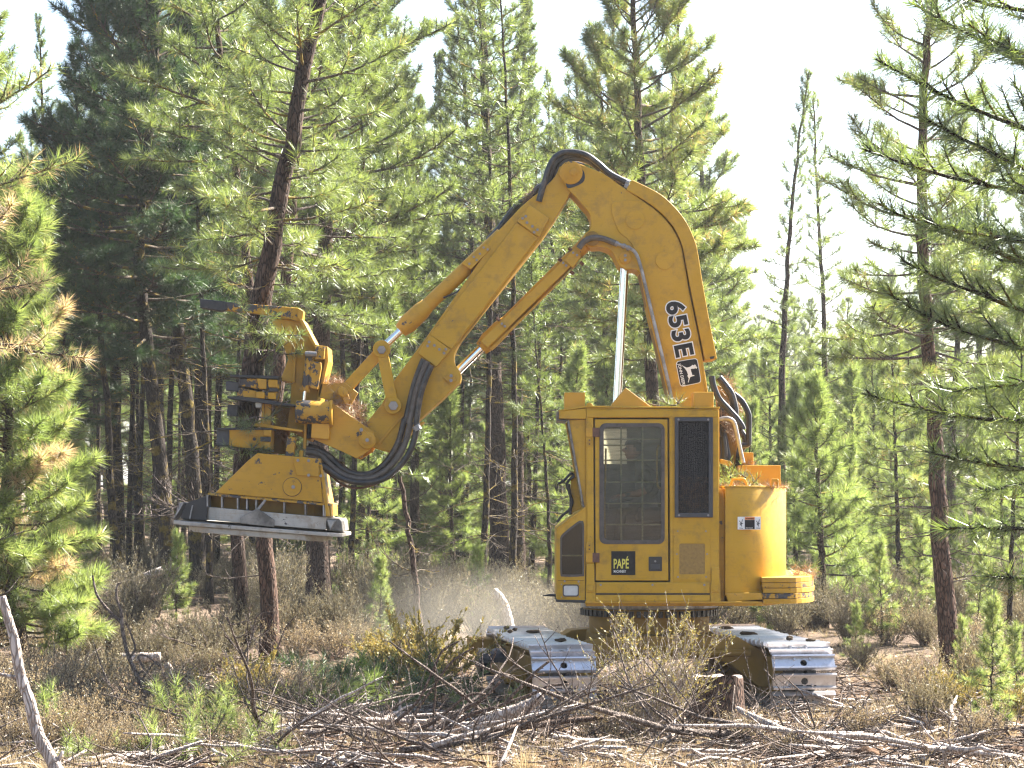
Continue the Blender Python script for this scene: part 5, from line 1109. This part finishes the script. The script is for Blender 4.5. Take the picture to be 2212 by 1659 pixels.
for px, d, k, s in [(80, 33, 2, 1.0), (170, 31, 1, 1.15), (250, 34, 2, 1.2), (330, 32, 1, 1.1), (400, 35, 2, 1.25), (470, 33, 1, 1.2), (440, 31, 2, 1.0), (520, 36, 1, 1.2), (620, 36, 2, 1.1), (680, 37, 0, 1.1), (740, 36, 1, 1.2), (790, 38, 0, 1.1), (850, 40, 0, 1.2), (720, 33, 4, 1.0), (770, 34, 2, .9), (640, 33, 4, .9),
                    (940, 38, 0, 1.15), (980, 41, 0, 1.3), (1030, 38, 0, 1.1), (1090, 43, 0, 1.3), (1140, 39, 0, 1.2), (1200, 41, 0, 1.2), (1260, 38, 0, 1.15), (1310, 43, 0, 1.2), (1530, 42, 0, 1.1), (1590, 40, 2, 1.1), (1640, 43, 0, 1.1), (1700, 37, 0, 1.0), (1745, 40, 2, 1.1), (1830, 36, 0, 1.1), (1880, 40, 0, 1.3), (1920, 36, 4, 1.1), (1860, 32, 2, .8), (1960, 42, 0, 1.3), (2000, 36, 2, 1.1), (2080, 40, 0, 1.2), (2110, 35, 4, 1.0), (2150, 42, 0, 1.3), (2210, 38, 2, 1.2),
                    (1930, 28, 2, .8), (1980, 26.5, 4, .8), (2060, 25, 3, .7), (2000, 24, 2, .7), (2100, 27, 2, .9), (60, 28, 2, .9), (130, 26, 4, .9), (220, 27, 2, .9), (300, 25, 4, .8), (40, 24, 4, .9), (110, 22.5, 4, .75), (200, 23.5, 2, .7), (390, 26, 4, .8), (350, 22.5, 4, .6), (250, 21.5, 4, .55), (30, 21, 4, .6), (-20, 23, 4, .9), (75, 21, 4, .7), (140, 21.3, 4, .7), (170, 22.4, 4, .8), (215, 20.8, 4, .6), (285, 23, 4, .8), (330, 21.2, 4, .6), (410, 23.4, 4, .7), (440, 21, 4, .6), (510, 22.2, 4, .7), (570, 21, 4, .55), (590, 24, 4, .8), (650, 25, 4, .8), (20, 26, 4, 1.0), (90, 24.6, 4, .9), (1700, 21.5, 4, .5), (1860, 22.6, 4, .6), (2120, 21.4, 4, .6), (1620, 22.4, 4, .6), (470, 23.5, 3, .5), (610, 22.5, 4, .55), (2190, 30, 0, 1.0), (2190, 24, 3, .7)]:
    sh(k, px, d, s)
for i in range(150):
    px = rg.uniform(-250, 2450); d = 38+36*rg.random()**1.2
    sh(rg.choice((0, 0, 1, 2)), px, d, rg.uniform(.9, 1.5))

# ------------------------------------------------------------------ dead wood
def branch_mesh(name, L, r, seed, mat, nside=12, sl=.35, bend=.10, sub=True):
    rng = random.Random(seed); mb = MB(); n = 10; p = Vector((0, 0, 0)); d = Vector((1, 0, 0)); pts = [p]
    for i in range(n):
        d = (d+Vector((0, rng.gauss(0, bend), rng.gauss(0, bend*.6)))).normalized(); p = p+d*L/n; pts.append(p)
    mb.tube(pts, [r*(1-.75*i/n) for i in range(n+1)], 7)
    for k in range(nside):
        q = rng.uniform(.12, .98); i0 = min(int(q*n), n-1); b = pts[i0].lerp(pts[i0+1], q*n-i0); t = (pts[i0+1]-pts[i0]).normalized()
        dd = (t*.5+Vector((0, rng.choice((-1, 1))*rng.uniform(.3, 1), rng.uniform(-.15, .8)))).normalized(); l = L*sl*rng.uniform(.3, 1.1)*(1.1-q*.6)
        sp = [b]
        for j in range(5):
            dd = (dd+Vector((rng.gauss(.06, .14), rng.gauss(0, .14), rng.gauss(.07, .14)))).normalized(); sp.append(sp[-1]+dd*l/5)
        rs = r*.38*(1-.5*q); mb.tube(sp, [rs*(1-.6*j/5) for j in range(6)], 5)
        if sub and l > .25:
            for j in (2, 3, 4):
                if rng.random() < .6:
                    d2 = (dd+Vector((rng.gauss(0, .6), rng.gauss(0, .6), rng.gauss(.1, .4)))).normalized(); m = sp[j]+d2*l*.2; mb.tube([sp[j], m, m+(d2+Vector((0, 0, .3))).normalized()*l*.15], [rs*.45, rs*.35, rs*.25], 4)
    me = mb.mesh(name, smooth=True); me.materials.append(M[mat]); return me
BR = [branch_mesh('fallen_branch', 2.4, .030, 31, 'twig', 13), branch_mesh('fallen_branch', 1.8, .022, 32, 'twig', 11, .4, .14), branch_mesh('fallen_branch', 1.4, .016, 33, 'twig', 10, .4, .18),
      branch_mesh('fallen_branch', 2.0, .024, 34, 'brownwood', 12, .35, .12), branch_mesh('fallen_branch', 1.1, .014, 35, 'brownwood', 8, .4, .2), branch_mesh('fallen_branch', 1.6, .030, 36, 'bleached', 5, .2, .10), branch_mesh('fallen_branch', .9, .028, 37, 'bleached', 3, .25, .12)]
BL = ['long grey fallen branch', 'crooked grey fallen branch', 'short twisted grey branch', 'brown bare fallen branch', 'short brown fallen branch', 'bleached pale branch', 'short bleached stick']
rg = random.Random(77)
def put_branch(k, px, d, rz, tilt=0.0, s=1.0, dz=.04, label=None):
    x = (px-CX)*d/F; o = bpy.data.objects.new('fallen_branch', BR[k]); COL.objects.link(o)
    o.location = (x, d, gz(x, d)+dz); o.rotation_euler = (rg.uniform(-.6, .6), tilt, rz); o.scale = (s, s, s)
    tag(o, label or BL[k], 'branch', None if label else 'slash: '+BL[k]); AUTO.append(o)
for i in range(40):     # heap of slash in front of the left track
    px = rg.gauss(800, 200); d = rg.uniform(20.2, 23.2); put_branch(rg.choice((0, 1, 1, 2, 3, 5, 5, 6)), px, d, rg.choice((0, math.pi))+rg.gauss(.1, .5), -abs(rg.gauss(.02, .16)), rg.uniform(.6, 1.05), rg.uniform(.02, .16))
for i in range(44):     # right front
    px = rg.uniform(1250, 2250); d = rg.uniform(20.2, 24.3)
    if px > 1640 and d > 23.6: d = 22
    put_branch(rg.choice((1, 2, 2, 4, 4, 5, 6, 6)), px, d, rg.uniform(0, 6.28), rg.gauss(0, .05), rg.uniform(.5, .95), rg.uniform(.02, .08))
for i in range(46):     # left front
    px = rg.uniform(-60, 760); d = rg.uniform(20.3, 30); put_branch(rg.choice((1, 2, 3, 4, 4, 2, 6)), px, d, rg.uniform(0, 6.28), rg.gauss(-.08, .16), rg.uniform(.5, 1.0), rg.uniform(.02, .10))
for i in range(26):     # heavier pale limbs in the slash
    px = rg.uniform(-50, 2260); d = rg.uniform(20.2, 23.4); k_ = .55 if 1040 < px < 1330 else 1.0
    put_branch(rg.choice((5, 5, 0, 3)), px, min(d, 21.6) if k_ < 1 else d, rg.choice((0, math.pi))+rg.gauss(0, .6), rg.gauss(0, .05)*k_, rg.uniform(1.0, 1.5)*k_, .05)
for i in range(16):
    px = rg.uniform(560, 1010); d = rg.uniform(27, 34); put_branch(rg.choice((0, 3, 5, 6)), px, d, rg.uniform(0, 6.28), 0, rg.uniform(.7, 1.1), .05)
def wood(name, label, pts, d, r0, r1, mat, cat='branch', n=9, dd=0.0):
    P = spline([W(x, y, d+dd*i) for i, (x, y) in enumerate(pts)], 6); o0 = P[0].copy(); k = len(P); rr = random.Random(len(label))
    mb = MB(); mb.tube([p-o0 for p in P], [(r0+(r1-r0)*i/(k-1))*rr.uniform(.93, 1.07) for i in range(k)], n)
    me = mb.mesh(name, smooth=True); me.materials.append(M[mat]); o = mesh_obj(name, me, None); o.location = o0
    return tag(o, label, cat)
def kids(o, d, specs, mat):
    o0 = Vector(o.location)
    for pts, r0, r1 in specs:
        P = spline([W(x, y, d) for x, y in pts], 5); mb = MB(); k = len(P); mb.tube([p-o0 for p in P], [r0+(r1-r0)*i/(k-1) for i in range(k)], 6)
        for j in range(3, k-2, 3):
            q = (P[j+1]-P[j]).normalized().cross(Vector((random.uniform(-1, 1), -1, random.uniform(-1, 1)))).normalized()
            mb.tube([P[j]-o0, P[j]-o0+q*.03+Vector((0, 0, .01))], [r1*.8, r1*.3], 4)
        me = mb.mesh('side_branch', smooth=True); me.materials.append(M[mat]); mesh_obj('side_branch', me, None, o)
o = wood('fallen_branch', 'longest dark branch lying across the slash heap, with side branches rising to the left track', cv(zG, [(380, 1470), (540, 1400), (700, 1350), (900, 1290), (1050, 1235), (1400, 1190), (1700, 1150), (2000, 1110), (2230, 1085)]), 21.4, .065, .022, 'brownwood', dd=.12)
kids(o, 21.6, [(cv(zG, [(600, 1300), (760, 1150), (900, 1030), (980, 930), (1080, 710), (1130, 620), (1240, 560)]), .022, .009), (cv(zG, [(870, 1260), (940, 1050), (1060, 880), (1180, 710), (1340, 604)]), .020, .008),
               (cv(zG, [(700, 1310), (900, 1190), (1060, 1120), (1290, 940), (1420, 930)]), .028, .010), (cv(zG, [(1060, 1210), (1260, 1040), (1400, 960), (1520, 845)]), .024, .011),
               (cv(zG, [(1100, 1220), (1290, 1080), (1480, 1020), (1760, 920), (1860, 870), (2000, 860)]), .026, .010), (cv(zG, [(1660, 1150), (1690, 1080), (1780, 960), (1880, 880)]), .016, .008), (cv(zG, [(1980, 1110), (2000, 1050), (2060, 960), (2190, 900)]), .018, .009),
               (cv(zG, [(1080, 1230), (1060, 1100), (1075, 900), (1070, 720)]), .015, .007), (cv(zG, [(1540, 1010), (1640, 900), (1760, 780), (1860, 700)]), .020, .012), (cv(zG, [(1620, 920), (1720, 820), (1830, 782)]), .012, .008)], 'brownwood')
wood('log', 'bleached bare log sticking up toward the left track', cv(zG, [(1240, 1230), (1440, 1110), (1640, 1040), (1740, 990), (1812, 935)]), 22.0, .085, .045, 'bleached', 'log')
wood('log', 'bleached log half buried under the longest branch', cv(zG, [(640, 1440), (860, 1400), (1090, 1370), (1300, 1260), (1420, 1200)]), 21.5, .07, .06, 'bleached', 'log', dd=.1)
wood('log', 'bleached log end at the lower edge left of the slash heap', cv(zG, [(-80, 1410), (100, 1395), (220, 1405), (420, 1470)]), 20.8, .07, .05, 'bleached', 'log')
wood('log', 'pale broken log lying along the lower edge right of the slash heap', cv(zG, [(1330, 1430), (1560, 1400), (1800, 1370), (1990, 1300)]), 21.0, .055, .04, 'bleached', 'log')
wood('fallen_pole', 'thin grey pole slanting from the stump toward the lower right', cv(zH, [(368, 1215), (460, 1262), (560, 1305), (700, 1370), (850, 1412)]), 22.6, .028, .042, 'bleached', 'branch', dd=-.3)
wood('fallen_pole', 'grey pole lying flat below the right track', cv(zH, [(880, 1420), (1000, 1458), (1200, 1470), (1400, 1482), (1520, 1500)]), 21.5, .055, .04, 'bleached', 'branch')
wood('fallen_pole', 'greyish stick lying right of the flat pole', cv(zH, [(1290, 1400), (1420, 1452), (1570, 1480)]), 21.8, .04, .03, 'bleached', 'branch')
o = wood('snag', 'smooth pale dead stem leaning in at the lower left corner', cv(zL, [(12, 418), (50, 560), (85, 680), (130, 920), (180, 1060), (235, 1270), (330, 1450), (470, 1760), (540, 1880)]), 16, .028, .055, 'bleached', 'dead stem', 12)
kids(o, 16, [(cv(zL, [(90, 690), (120, 688)]), .016, .012), (cv(zL, [(235, 1290), (205, 1300)]), .02, .014), (cv(zL, [(345, 1460), (385, 1370)]), .02, .012), (cv(zL, [(120, 920), (30, 905), (-20, 890)]), .018, .01), (cv(zL, [(190, 1190), (215, 1210)]), .02, .014)], 'bleached')
o = wood('dead_sapling', 'curly leafless sapling left of the slash, tallest of the bare stems', cv(zL, [(880, 990), (830, 880), (780, 760), (755, 640), (742, 580), (680, 520), (600, 420), (575, 330), (570, 290)]), 24.5, .028, .009, 'twig', 'dead sapling')
kids(o, 24.5, [(cv(zL, [(752, 600), (740, 500), (715, 420), (722, 350), (745, 340)]), .02, .008), (cv(zL, [(790, 800), (830, 740), (800, 640), (770, 570)]), .016, .007), (cv(zL, [(860, 950), (960, 820), (1010, 920), (1015, 990)]), .012, .005), (cv(zL, [(830, 900), (880, 870), (850, 790), (900, 785), (980, 850)]), .016, .007), (cv(zL, [(700, 1030), (830, 1010), (860, 960)]), .012, .006), (cv(zL, [(680, 990), (620, 840), (575, 700)]), .012, .005), (cv(zL, [(860, 1000), (960, 1010), (1020, 960), (1100, 955)]), .012, .006)], 'twig')
o = wood('dead_sapling', 'dark leafless sapling beneath the saw plate', cv(zL, [(1508, 1130), (1525, 1000), (1530, 900), (1500, 780), (1450, 730), (1380, 660)]), 25, .026, .009, 'brownwood', 'dead sapling')
kids(o, 25, [(cv(zL, [(1530, 900), (1640, 830), (1690, 780), (1750, 620), (1830, 530)]), .014, .006), (cv(zL, [(1500, 780), (1550, 660), (1580, 540), (1690, 512)]), .014, .006), (cv(zL, [(1540, 1040), (1620, 960), (1700, 880)]), .012, .005)], 'brownwood')
wood('snag', 'pale broken snag standing in the dust behind the left track', cv(zG, [(1585, 480), (1570, 400), (1540, 300), (1500, 240), (1470, 212)]), 38, .10, .07, 'bleached', 'dead stem')
# far grey logs left under the dark pines
wood('log', 'thick weathered log lying behind the brush under the dark pines', cv(zL, [(560, 470), (760, 460), (980, 470)]), 44, .24, .26, 'brownwood', 'log', 12)
wood('log', 'pale log propped up at a slant behind the brush at left', cv(zL, [(560, 375), (700, 370), (1000, 260)]), 47, .10, .09, 'bleached', 'log')
wood('log', 'short white log in the shade of the left brush', cv(zL, [(740, 800), (860, 795), (985, 792)]), 29.5, .07, .06, 'bleached', 'log')
wood('log', 'upright white splinter of wood in the shade at left', cv(zL, [(1050, 920), (1040, 870), (1020, 830)]), 27.5, .06, .035, 'bleached', 'log')
# heap of dead twigs caught on the saw plate's horn
lb = Limbs(); rr = random.Random(8); o0 = W(418, 1092, 27)
for i in range(16): lb.limb(np.array((rr.uniform(-.15, .25), rr.uniform(-.2, .2), rr.uniform(-.1, .08))), math.pi+rr.gauss(0, .7), R(rr.uniform(-25, 40)), rr.uniform(.35, .95), 9, rr, up=20, dead=True, r=.009, curl=rr.uniform(-.15, .15))
me = lb.mb.mesh('dead_bough'); me.materials.append(M['twig']); o = mesh_obj('dead_bough', me, None); o.location = o0; tag(o, 'bushy grey dead bough caught on the left horn of the saw plate', 'branch')

# stump beside the shrub
def stump(px, py, r, h, label, seed):
    d = gd(py); x = (px-CX)*d/F; rr = random.Random(seed); n = 28; mb = MB(); rings = []
    for z, k in ((-.1, 1.28), (.06, 1.12), (h*.5, 1.0), (h*.85, .97)): rings.append([(math.cos(6.2832*i/n)*r*k*(1+.10*noise.noise(Vector((math.cos(6.2832*i/n)*2, math.sin(6.2832*i/n)*2, z*1.5+seed)))), math.sin(6.2832*i/n)*r*k*(1+.10*noise.noise(Vector((math.cos(6.2832*i/n)*2, math.sin(6.2832*i/n)*2, z*1.5+seed)))), z) for i in range(n)])
    top = [(p[0]*.99, p[1]*.99, h*(1+.10*noise.noise(Vector((p[0]*6, p[1]*6, seed))))) for p in rings[-1]]; rings.append(top)
    vs = [p for g in rings for p in g]; fs = [(a*n+i, a*n+(i+1) % n, (a+1)*n+(i+1) % n, (a+1)*n+i) for a in range(len(rings)-1) for i in range(n)]
    e = empty('tree_stump', (x, d, gz(x, d)), label, 'stump')
    me = MB().add(vs, fs).mesh('bark', smooth=True); me.materials.append(M['barkred']); mesh_obj('bark', me, None, e)
    cen = [(0, 0, h*.97)]; me = MB().add([(p[0]*.985, p[1]*.985, p[2]-.004) for p in top]+cen, [(i, (i+1) % n, n) for i in range(n)]).mesh('cut_face'); me.materials.append(M['bleached']); mesh_obj('cut_face', me, None, e)
stump(1548, 1562, .29, .50, 'splintered red brown stump between the two tracks', 3)
stump(800, 1500, .25, .22, 'low rotten brown stump left of the left track', 5)
stump(2050, 1452, .40, .10, 'dark low stump at the foot of the large right pine', 6)
def clods(px, py, n, sp, label, seed, sz=.11):
    rr = random.Random(seed); d = gd(py); x0 = (px-CX)*d/F
    for i in range(n):
        x = x0+rr.gauss(0, sp); y = d+rr.gauss(0, sp*.35); s = sz*rr.uniform(.5, 1.4)
        bm = bmesh.new(); bmesh.ops.create_icosphere(bm, subdivisions=3, radius=1)
        for v in bm.verts: v.co *= s*(1+.35*noise.noise(v.co*1.6+Vector((i*7, seed, 0)))+.22*noise.noise(v.co*4+Vector((i*3, 0, seed)))); v.co.z *= .75
        me = bpy.data.meshes.new('earth_clod'); bm.to_mesh(me); bm.free(); me.shade_smooth()
        o = mesh_obj('earth_clod', me, CLOD); o.location = (x, y, gz(x, y)+s*.3); tag(o, label, 'clod', label); AUTO.append(o)
CLOD = simple('turned_earth', (.13, .075, .045), .95, 0, .6, 14, bump=.8, spec=.1)
clods(830, 1475, 9, .5, 'brown clod by the left track', 1, .16)
clods(1960, 1570, 14, .7, 'dark clod under the right track', 2, .10)
clods(2000, 1640, 8, .5, 'dark clod by the poles', 4, .09)

# ------------------------------------------------------------------ green boughs, sprigs, saplings in front
def bough_obj(name, label, px, py, d, n, L, seed, leaf, az=(0, 6.28), pitch=(-5, 30), ts=1.0, nn=44, NL=.16, w=.007, dens=7, cat='pine bough', dz=.1, tint=.5):
    rr = random.Random(seed); p = W(px, py, d); lb = Limbs(); e = empty(name, p, label, cat)
    for i in range(n): lb.limb(np.array((rr.gauss(0, .08), rr.gauss(0, .08), 0)), rr.uniform(*az), R(rr.uniform(*pitch)), L*rr.uniform(.5, 1.1), dens, rr, up=25, ts=ts, r=.011, tint=tint, subl=.45)
    me = lb.mb.mesh(name+'_twigs', smooth=True); me.materials.append(M['twig']); tag(mesh_obj('twigs', me, None, e), kind='stuff')
    V, tt = tufts(lb.P, lb.A, lb.S, lb.T, nn, NL, w); cm = tri_mesh(name+'_needles', V, tt); cm.materials.append(M[leaf]); mesh_obj('needles', cm, None, e); return e
bough_obj('pine_bough', 'dark green cut pine bough lying left of the slash heap', 720, 1470, 27, 7, 1.1, 1, 'needledark', pitch=(-6, 16), ts=1.2)
bough_obj('pine_bough', 'long green cut bough lying lower in the slash heap', 690, 1530, 25, 9, 1.1, 2, 'needle', pitch=(-6, 16), ts=1.2)
bough_obj('pine_bough', 'dark cut bough pressed against the left track', 985, 1500, 24.4, 5, .6, 3, 'needledark', pitch=(-20, 40), ts=1.2)
bough_obj('pine_bough', 'green bough hanging in the gap left of the lower slash', 1045, 1540, 24.3, 5, .6, 4, 'needle', pitch=(-20, 30))
for k, (px, py, d, L, lab) in enumerate([(360, 1545, 22.5, .55, 'bright green seedling tuft nearest the curly bare sapling'), (450, 1600, 21.6, .6, 'bright green seedling in the middle of the lower left tangle'), (530, 1600, 21.8, .5, 'bright green seedling right in the lower left tangle'), (400, 1660, 20.6, .6, 'bright green seedling at the lower edge of the left tangle'), (545, 1655, 20.8, .45, 'bright green seedling at the lower edge beside the pale log'), (150, 1655, 20.4, .45, 'green seedling right of the leaning pale stem'), (90, 1560, 21.8, .5, 'yellowish seedling behind the leaning pale stem'), (300, 1625, 21.2, .5, 'bright green seedling left in the lower left tangle')]):
    bough_obj('pine_seedling', lab, px, py+12, d, 4, L, 20+k, 'needlebright', pitch=(15, 75), tint=.45, ts=1.0, cat='seedling', nn=40, dens=9, w=.0036, NL=.14)
for k, (px, py, d, h, lab) in enumerate([(2140, 1592, 22.9, 1.05, 'bright green sapling by the right edge of the clearing'), (2200, 1560, 24.5, .8, 'second sapling at the very right edge'), (2080, 1500, 27.5, .7, 'low sapling left of the bright right sapling')]):
    x = (px-CX)*d/F; place_pine(KIND[4][0], (x, d, gz(x, d)), k*1.7, h/2.6*1.2, lab)
bough_obj('pine_sprig', 'green needle sprig stuck on the cab roof', *zC(930, 205), 25.95, 5, .2, 31, 'needle', pitch=(0, 16), nn=26, NL=.10, w=.0035, cat='sprig')
bough_obj('pine_sprig', 'green needle sprig lying behind the cab on the deck', *zC(1330, 700), 26.3, 6, .18, 32, 'needlebright', pitch=(0, 35), nn=24, NL=.10, w=.0032, cat='sprig', tint=.3)
bough_obj('pine_sprig', 'green sprig lying on the tank lid', *zC(1530, 762), 26.2, 3, .15, 33, 'needlebright', pitch=(0, 30), nn=16, NL=.09, w=.003, cat='sprig', tint=.3)
for k, (x, y, L, lab) in enumerate([(545, 215, .38, 'needle sprig hanging under the top bar of the head'), (600, 415, .36, 'silvery needle sprig in front of the tower of the head'), (690, 320, .30, 'needle sprig beside the sloping edge of the tower'), (505, 1010, .13, 'needle sprig under the lower clamp arm'), (500, 810, .22, 'needle sprig between the clamp arms')]):
    bough_obj('pine_sprig', lab, *zA(x, y), 26.35, 4, L, 50+k, 'needle', pitch=(-60, 20), nn=36, NL=.12, w=.0038, cat='sprig', dens=9)
bough_obj('pine_sprig', 'green sprig caught on top of the stick', *zB(800, 330), 26.7, 3, .25, 61, 'needlebright', pitch=(10, 60), nn=26, NL=.13, w=.006, cat='sprig', tint=.3)

# ------------------------------------------------------------------ ground cover (nobody could count it)
def scatter(n, dmin, dmax, pmin=-150, pmax=2360, pw=1.0):
    d = dmin+(dmax-dmin)*RNG.random(n)**pw; px = pmin+(pmax-pmin)*RNG.random(n); x = (px-CX)*d/F
    return np.stack([x, d, np.array([gz(a, b) for a, b in zip(x, d)])], 1)
def clumpy(P, sc_, thr, seed): return P[[noise.noise(Vector((p[0]*sc_, p[1]*sc_, seed))) > thr for p in P]]
G = clumpy(np.concatenate([scatter(5200, 19.2, 44, pw=1.3), scatter(1500, 19.4, 25, -150, 640)]), .55, -.05, 3)
V, tt = tufts(G, np.tile([[0, 0, 1.]], (len(G), 1))+RNG.normal(size=(len(G), 3))*.15, .5+RNG.random(len(G))*.9, .5+RNG.normal(size=len(G))*.25, 16, .20, .0055, back=.02, lo=6, hi=62, droop=.2)
me = tri_mesh('dry_grass', V, tt); me.materials.append(M['straw']); tag(mesh_obj('dry_grass', me, None), kind='stuff')
P = scatter(45000, 19, 34, pw=1.4); a = RNG.random(len(P))*6.283; L = .05+.10*RNG.random(len(P))
dr = np.stack([np.cos(a), np.sin(a), RNG.normal(size=len(P))*.22], 1)*L[:, None]; sd = np.stack([-np.sin(a), np.cos(a), RNG.normal(size=len(P))*.5], 1)*.0032
P[:, 2] += .02+.03*RNG.random(len(P))
V = np.stack([P-sd, P+sd, P+dr], 1).reshape(-1, 3); me = tri_mesh('needle_litter', V, np.repeat(RNG.random(len(P)), 3)); me.materials.append(M['dryneedle']); tag(mesh_obj('needle_litter', me, None), kind='stuff')
def twig_stuff(name, n, dmin, dmax, Lr, rr_, mat, seed, lift=.06, tilt=.25, **kw):
    rg = random.Random(seed); mb = MB()
    for x, y, z in scatter(n, dmin, dmax, **kw):
        if abs(x-.55) < .75 and 24.5 < y < 29: continue
        a = rg.uniform(0, 6.28); L = rg.uniform(*Lr); d = Vector((math.cos(a), math.sin(a), rg.gauss(0, tilt))); p = Vector((x, y, z+.02+lift*rg.random()))
        q = p+d*L*.5+Vector((rg.gauss(0, .05), rg.gauss(0, .05), rg.gauss(.01, .04)))*L; r = rg.uniform(*rr_)
        mb.tube([p, q, q+(d+Vector((rg.gauss(0, .3), rg.gauss(0, .3), rg.gauss(0, .2))))*L*.5], [r, r*.85, r*.5], 4)
    me = mb.mesh(name, smooth=True); me.materials.append(M[mat]); tag(mesh_obj(name, me, None), kind='stuff')
twig_stuff('twig_litter', 2600, 19.3, 30, (.2, .7), (.004, .011), 'twig', 1, .10, pw=1.2)
twig_stuff('bleached_litter', 900, 19.3, 27, (.15, .8), (.008, .030), 'bleached', 2, .05, .12, pw=1.2)
twig_stuff('brown_litter', 1500, 19.3, 34, (.15, .6), (.004, .012), 'brownwood', 3, .08, .2, pw=1.2)
def chips():
    rg = random.Random(4); mb = MB()
    for x, y, z in scatter(1600, 19.3, 34, pw=1.3):
        s = rg.uniform(.02, .07); mb.box((x, y, z+.025), (s*rg.uniform(.8, 2.2), s, s*.35), Matrix.Rotation(rg.uniform(0, 6.28), 3, 'Z') @ Matrix.Rotation(rg.gauss(0, .4), 3, 'X'))
    me = mb.mesh('bark_chips'); me.materials.append(M['brownwood']); tag(mesh_obj('bark_chips', me, None), kind='stuff')
chips()
# dry needles on the machine's ledges
pp = []
def heap(f, x0, y0, x1, y1, d, n, up=.05, dd=.25):
    for i in range(n):
        t = RNG.random(); x, y = x0+(x1-x0)*t, y0+(y1-y0)*t; p = W(*f(x, y), d+dd*RNG.random()); pp.append((p.x, p.y, p.z+up*RNG.random()**2))
heap(zA, 905, 606, 1040, 612, 26.7, 60, .08); heap(zA, 975, 720, 1180, 870, 26.62, 150, .22, .5); heap(zA, 960, 700, 1060, 760, 26.62, 60, .1, .4)
heap(zC, 1270, 770, 1740, 770, 25.85, 130, .03, 1.0); heap(zC, 1770, 1388, 1930, 1386, 26.3, 70, .13, .5); heap(zC, 1420, 612, 1500, 614, 26.75, 30, .05); heap(zC, 1270, 300, 1390, 460, 26.75, 220, .4, .4); heap(zC, 1300, 90, 1420, 250, 26.95, 90, .25, .3)
heap(zB, 1410, 175, 1520, 235, 26.8, 40, .05); heap(zB, 940, 330, 1000, 300, 26.9, 40, .08); heap(zB, 1030, 345, 1070, 400, 26.85, 40, .06); heap(zA, 650, 900, 780, 1010, 26.7, 70, .3, .3)
for i in range(330):
    y = 690+255*RNG.random()**.8; p = W(*zC(988+200*RNG.random(), y), D0+.012+.012*RNG.random()); pp.append((p.x, p.y, p.z))
pp = np.array(pp); ax = RNG.normal(size=pp.shape); ax[:, 2] = np.abs(ax[:, 2])*.5; ax[-330:, 1] *= .03; sn = np.ones(len(pp)); sn[-330:] = .45
V, tt = tufts(pp, ax, .6*sn+.5*RNG.random(len(pp))*sn, RNG.random(len(pp))*.8, 9, .13, .0045, back=.05, lo=10, hi=95, droop=.25)
me = tri_mesh('dry_needle_heaps', V, tt); me.materials.append(M['dryneedle']); tag(mesh_obj('dry_needle_heaps', me, None), kind='stuff')
# ------------------------------------------------------------------ dust kicked up behind the left track, and the thin air of the clearing
def volume_box(name, lo, hi, density, colr, falloff=False):
    lo, hi = Vector(lo), Vector(hi); mb = MB(); mb.box((lo+hi)/2, hi-lo); me = mb.mesh(name)
    m, nt, out = node_mat(name); N = NT(nt); v = N.n('ShaderNodeVolumePrincipled'); v.inputs['Color'].default_value = (*colr, 1); v.inputs['Anisotropy'].default_value = .5
    v.inputs['Density'].default_value = density
    if falloff:
        tc = N.n('ShaderNodeTexCoord'); gd_ = N.n('ShaderNodeTexGradient', gradient_type='SPHERICAL'); mp = N.n('ShaderNodeMapping')
        mp.inputs['Location'].default_value = tuple(-1*(lo+hi)[i]/2/((hi-lo)[i]/2) for i in range(3)); mp.inputs['Scale'].default_value = tuple(2/(hi-lo)[i] for i in range(3))
        N.l(tc.outputs['Object'], mp.inputs[0]); N.l(mp.outputs[0], gd_.inputs[0])
        k = N.mul(N.mul(gd_.outputs['Fac'], N.step(N.noise(tc.outputs['Object'], 1.1, 4, .6), .30, .70)), density); N.l(k, v.inputs['Density'])
    N.l(v.outputs[0], out.inputs['Volume']); me.materials.append(m)
    return tag(mesh_obj(name, me, None), kind='stuff')
DUST = volume_box('dust_cloud', (-2.6, 28.5, -.4), (1.6, 38, 1.45), .085, (.98, .92, .80), True)
HAZE = volume_box('haze', (-910, -310, -2), (910, 1510, 24), .0003, (.95, .97, 1.0))

# ------------------------------------------------------------------ labels of the repeats: what they stand by, then their order in depth
ZONES = [(-1e9, 'outside the picture on the left'), (-40, 'at the far left edge'), (240, 'left of the felling head'), (440, 'behind or under the felling head'), (760, 'between felling head and stick'), (1010, 'left of the cab'), (1290, 'behind or before the cab'),
         (1570, 'right of the boom'), (1840, 'around the large right pine'), (2240, 'outside the picture on the right')]
ORD = ['nearest', 'second nearest', 'third nearest', 'fourth nearest', 'fifth nearest', 'sixth nearest', 'seventh nearest', 'eighth nearest', 'ninth nearest', 'tenth nearest']
bins = {}
for o in AUTO:
    x, y = o.location.x, o.location.y; px = CX+x*F/y if y > 1 else x*1e3
    zn = [n for a, n in ZONES if px >= a][-1] if y > 1 else 'behind the photographer'
    bins.setdefault((o['label'], zn), []).append(o)
for (lb_, zn), L in bins.items():
    L.sort(key=lambda o: abs(o.location.y))
    for i, o in enumerate(L):
        r = '' if len(L) == 1 else (', '+(ORD[i] if i < 10 else str(i+1)+'th nearest')+' there')
        o['label'] = lb_+' '+zn+r
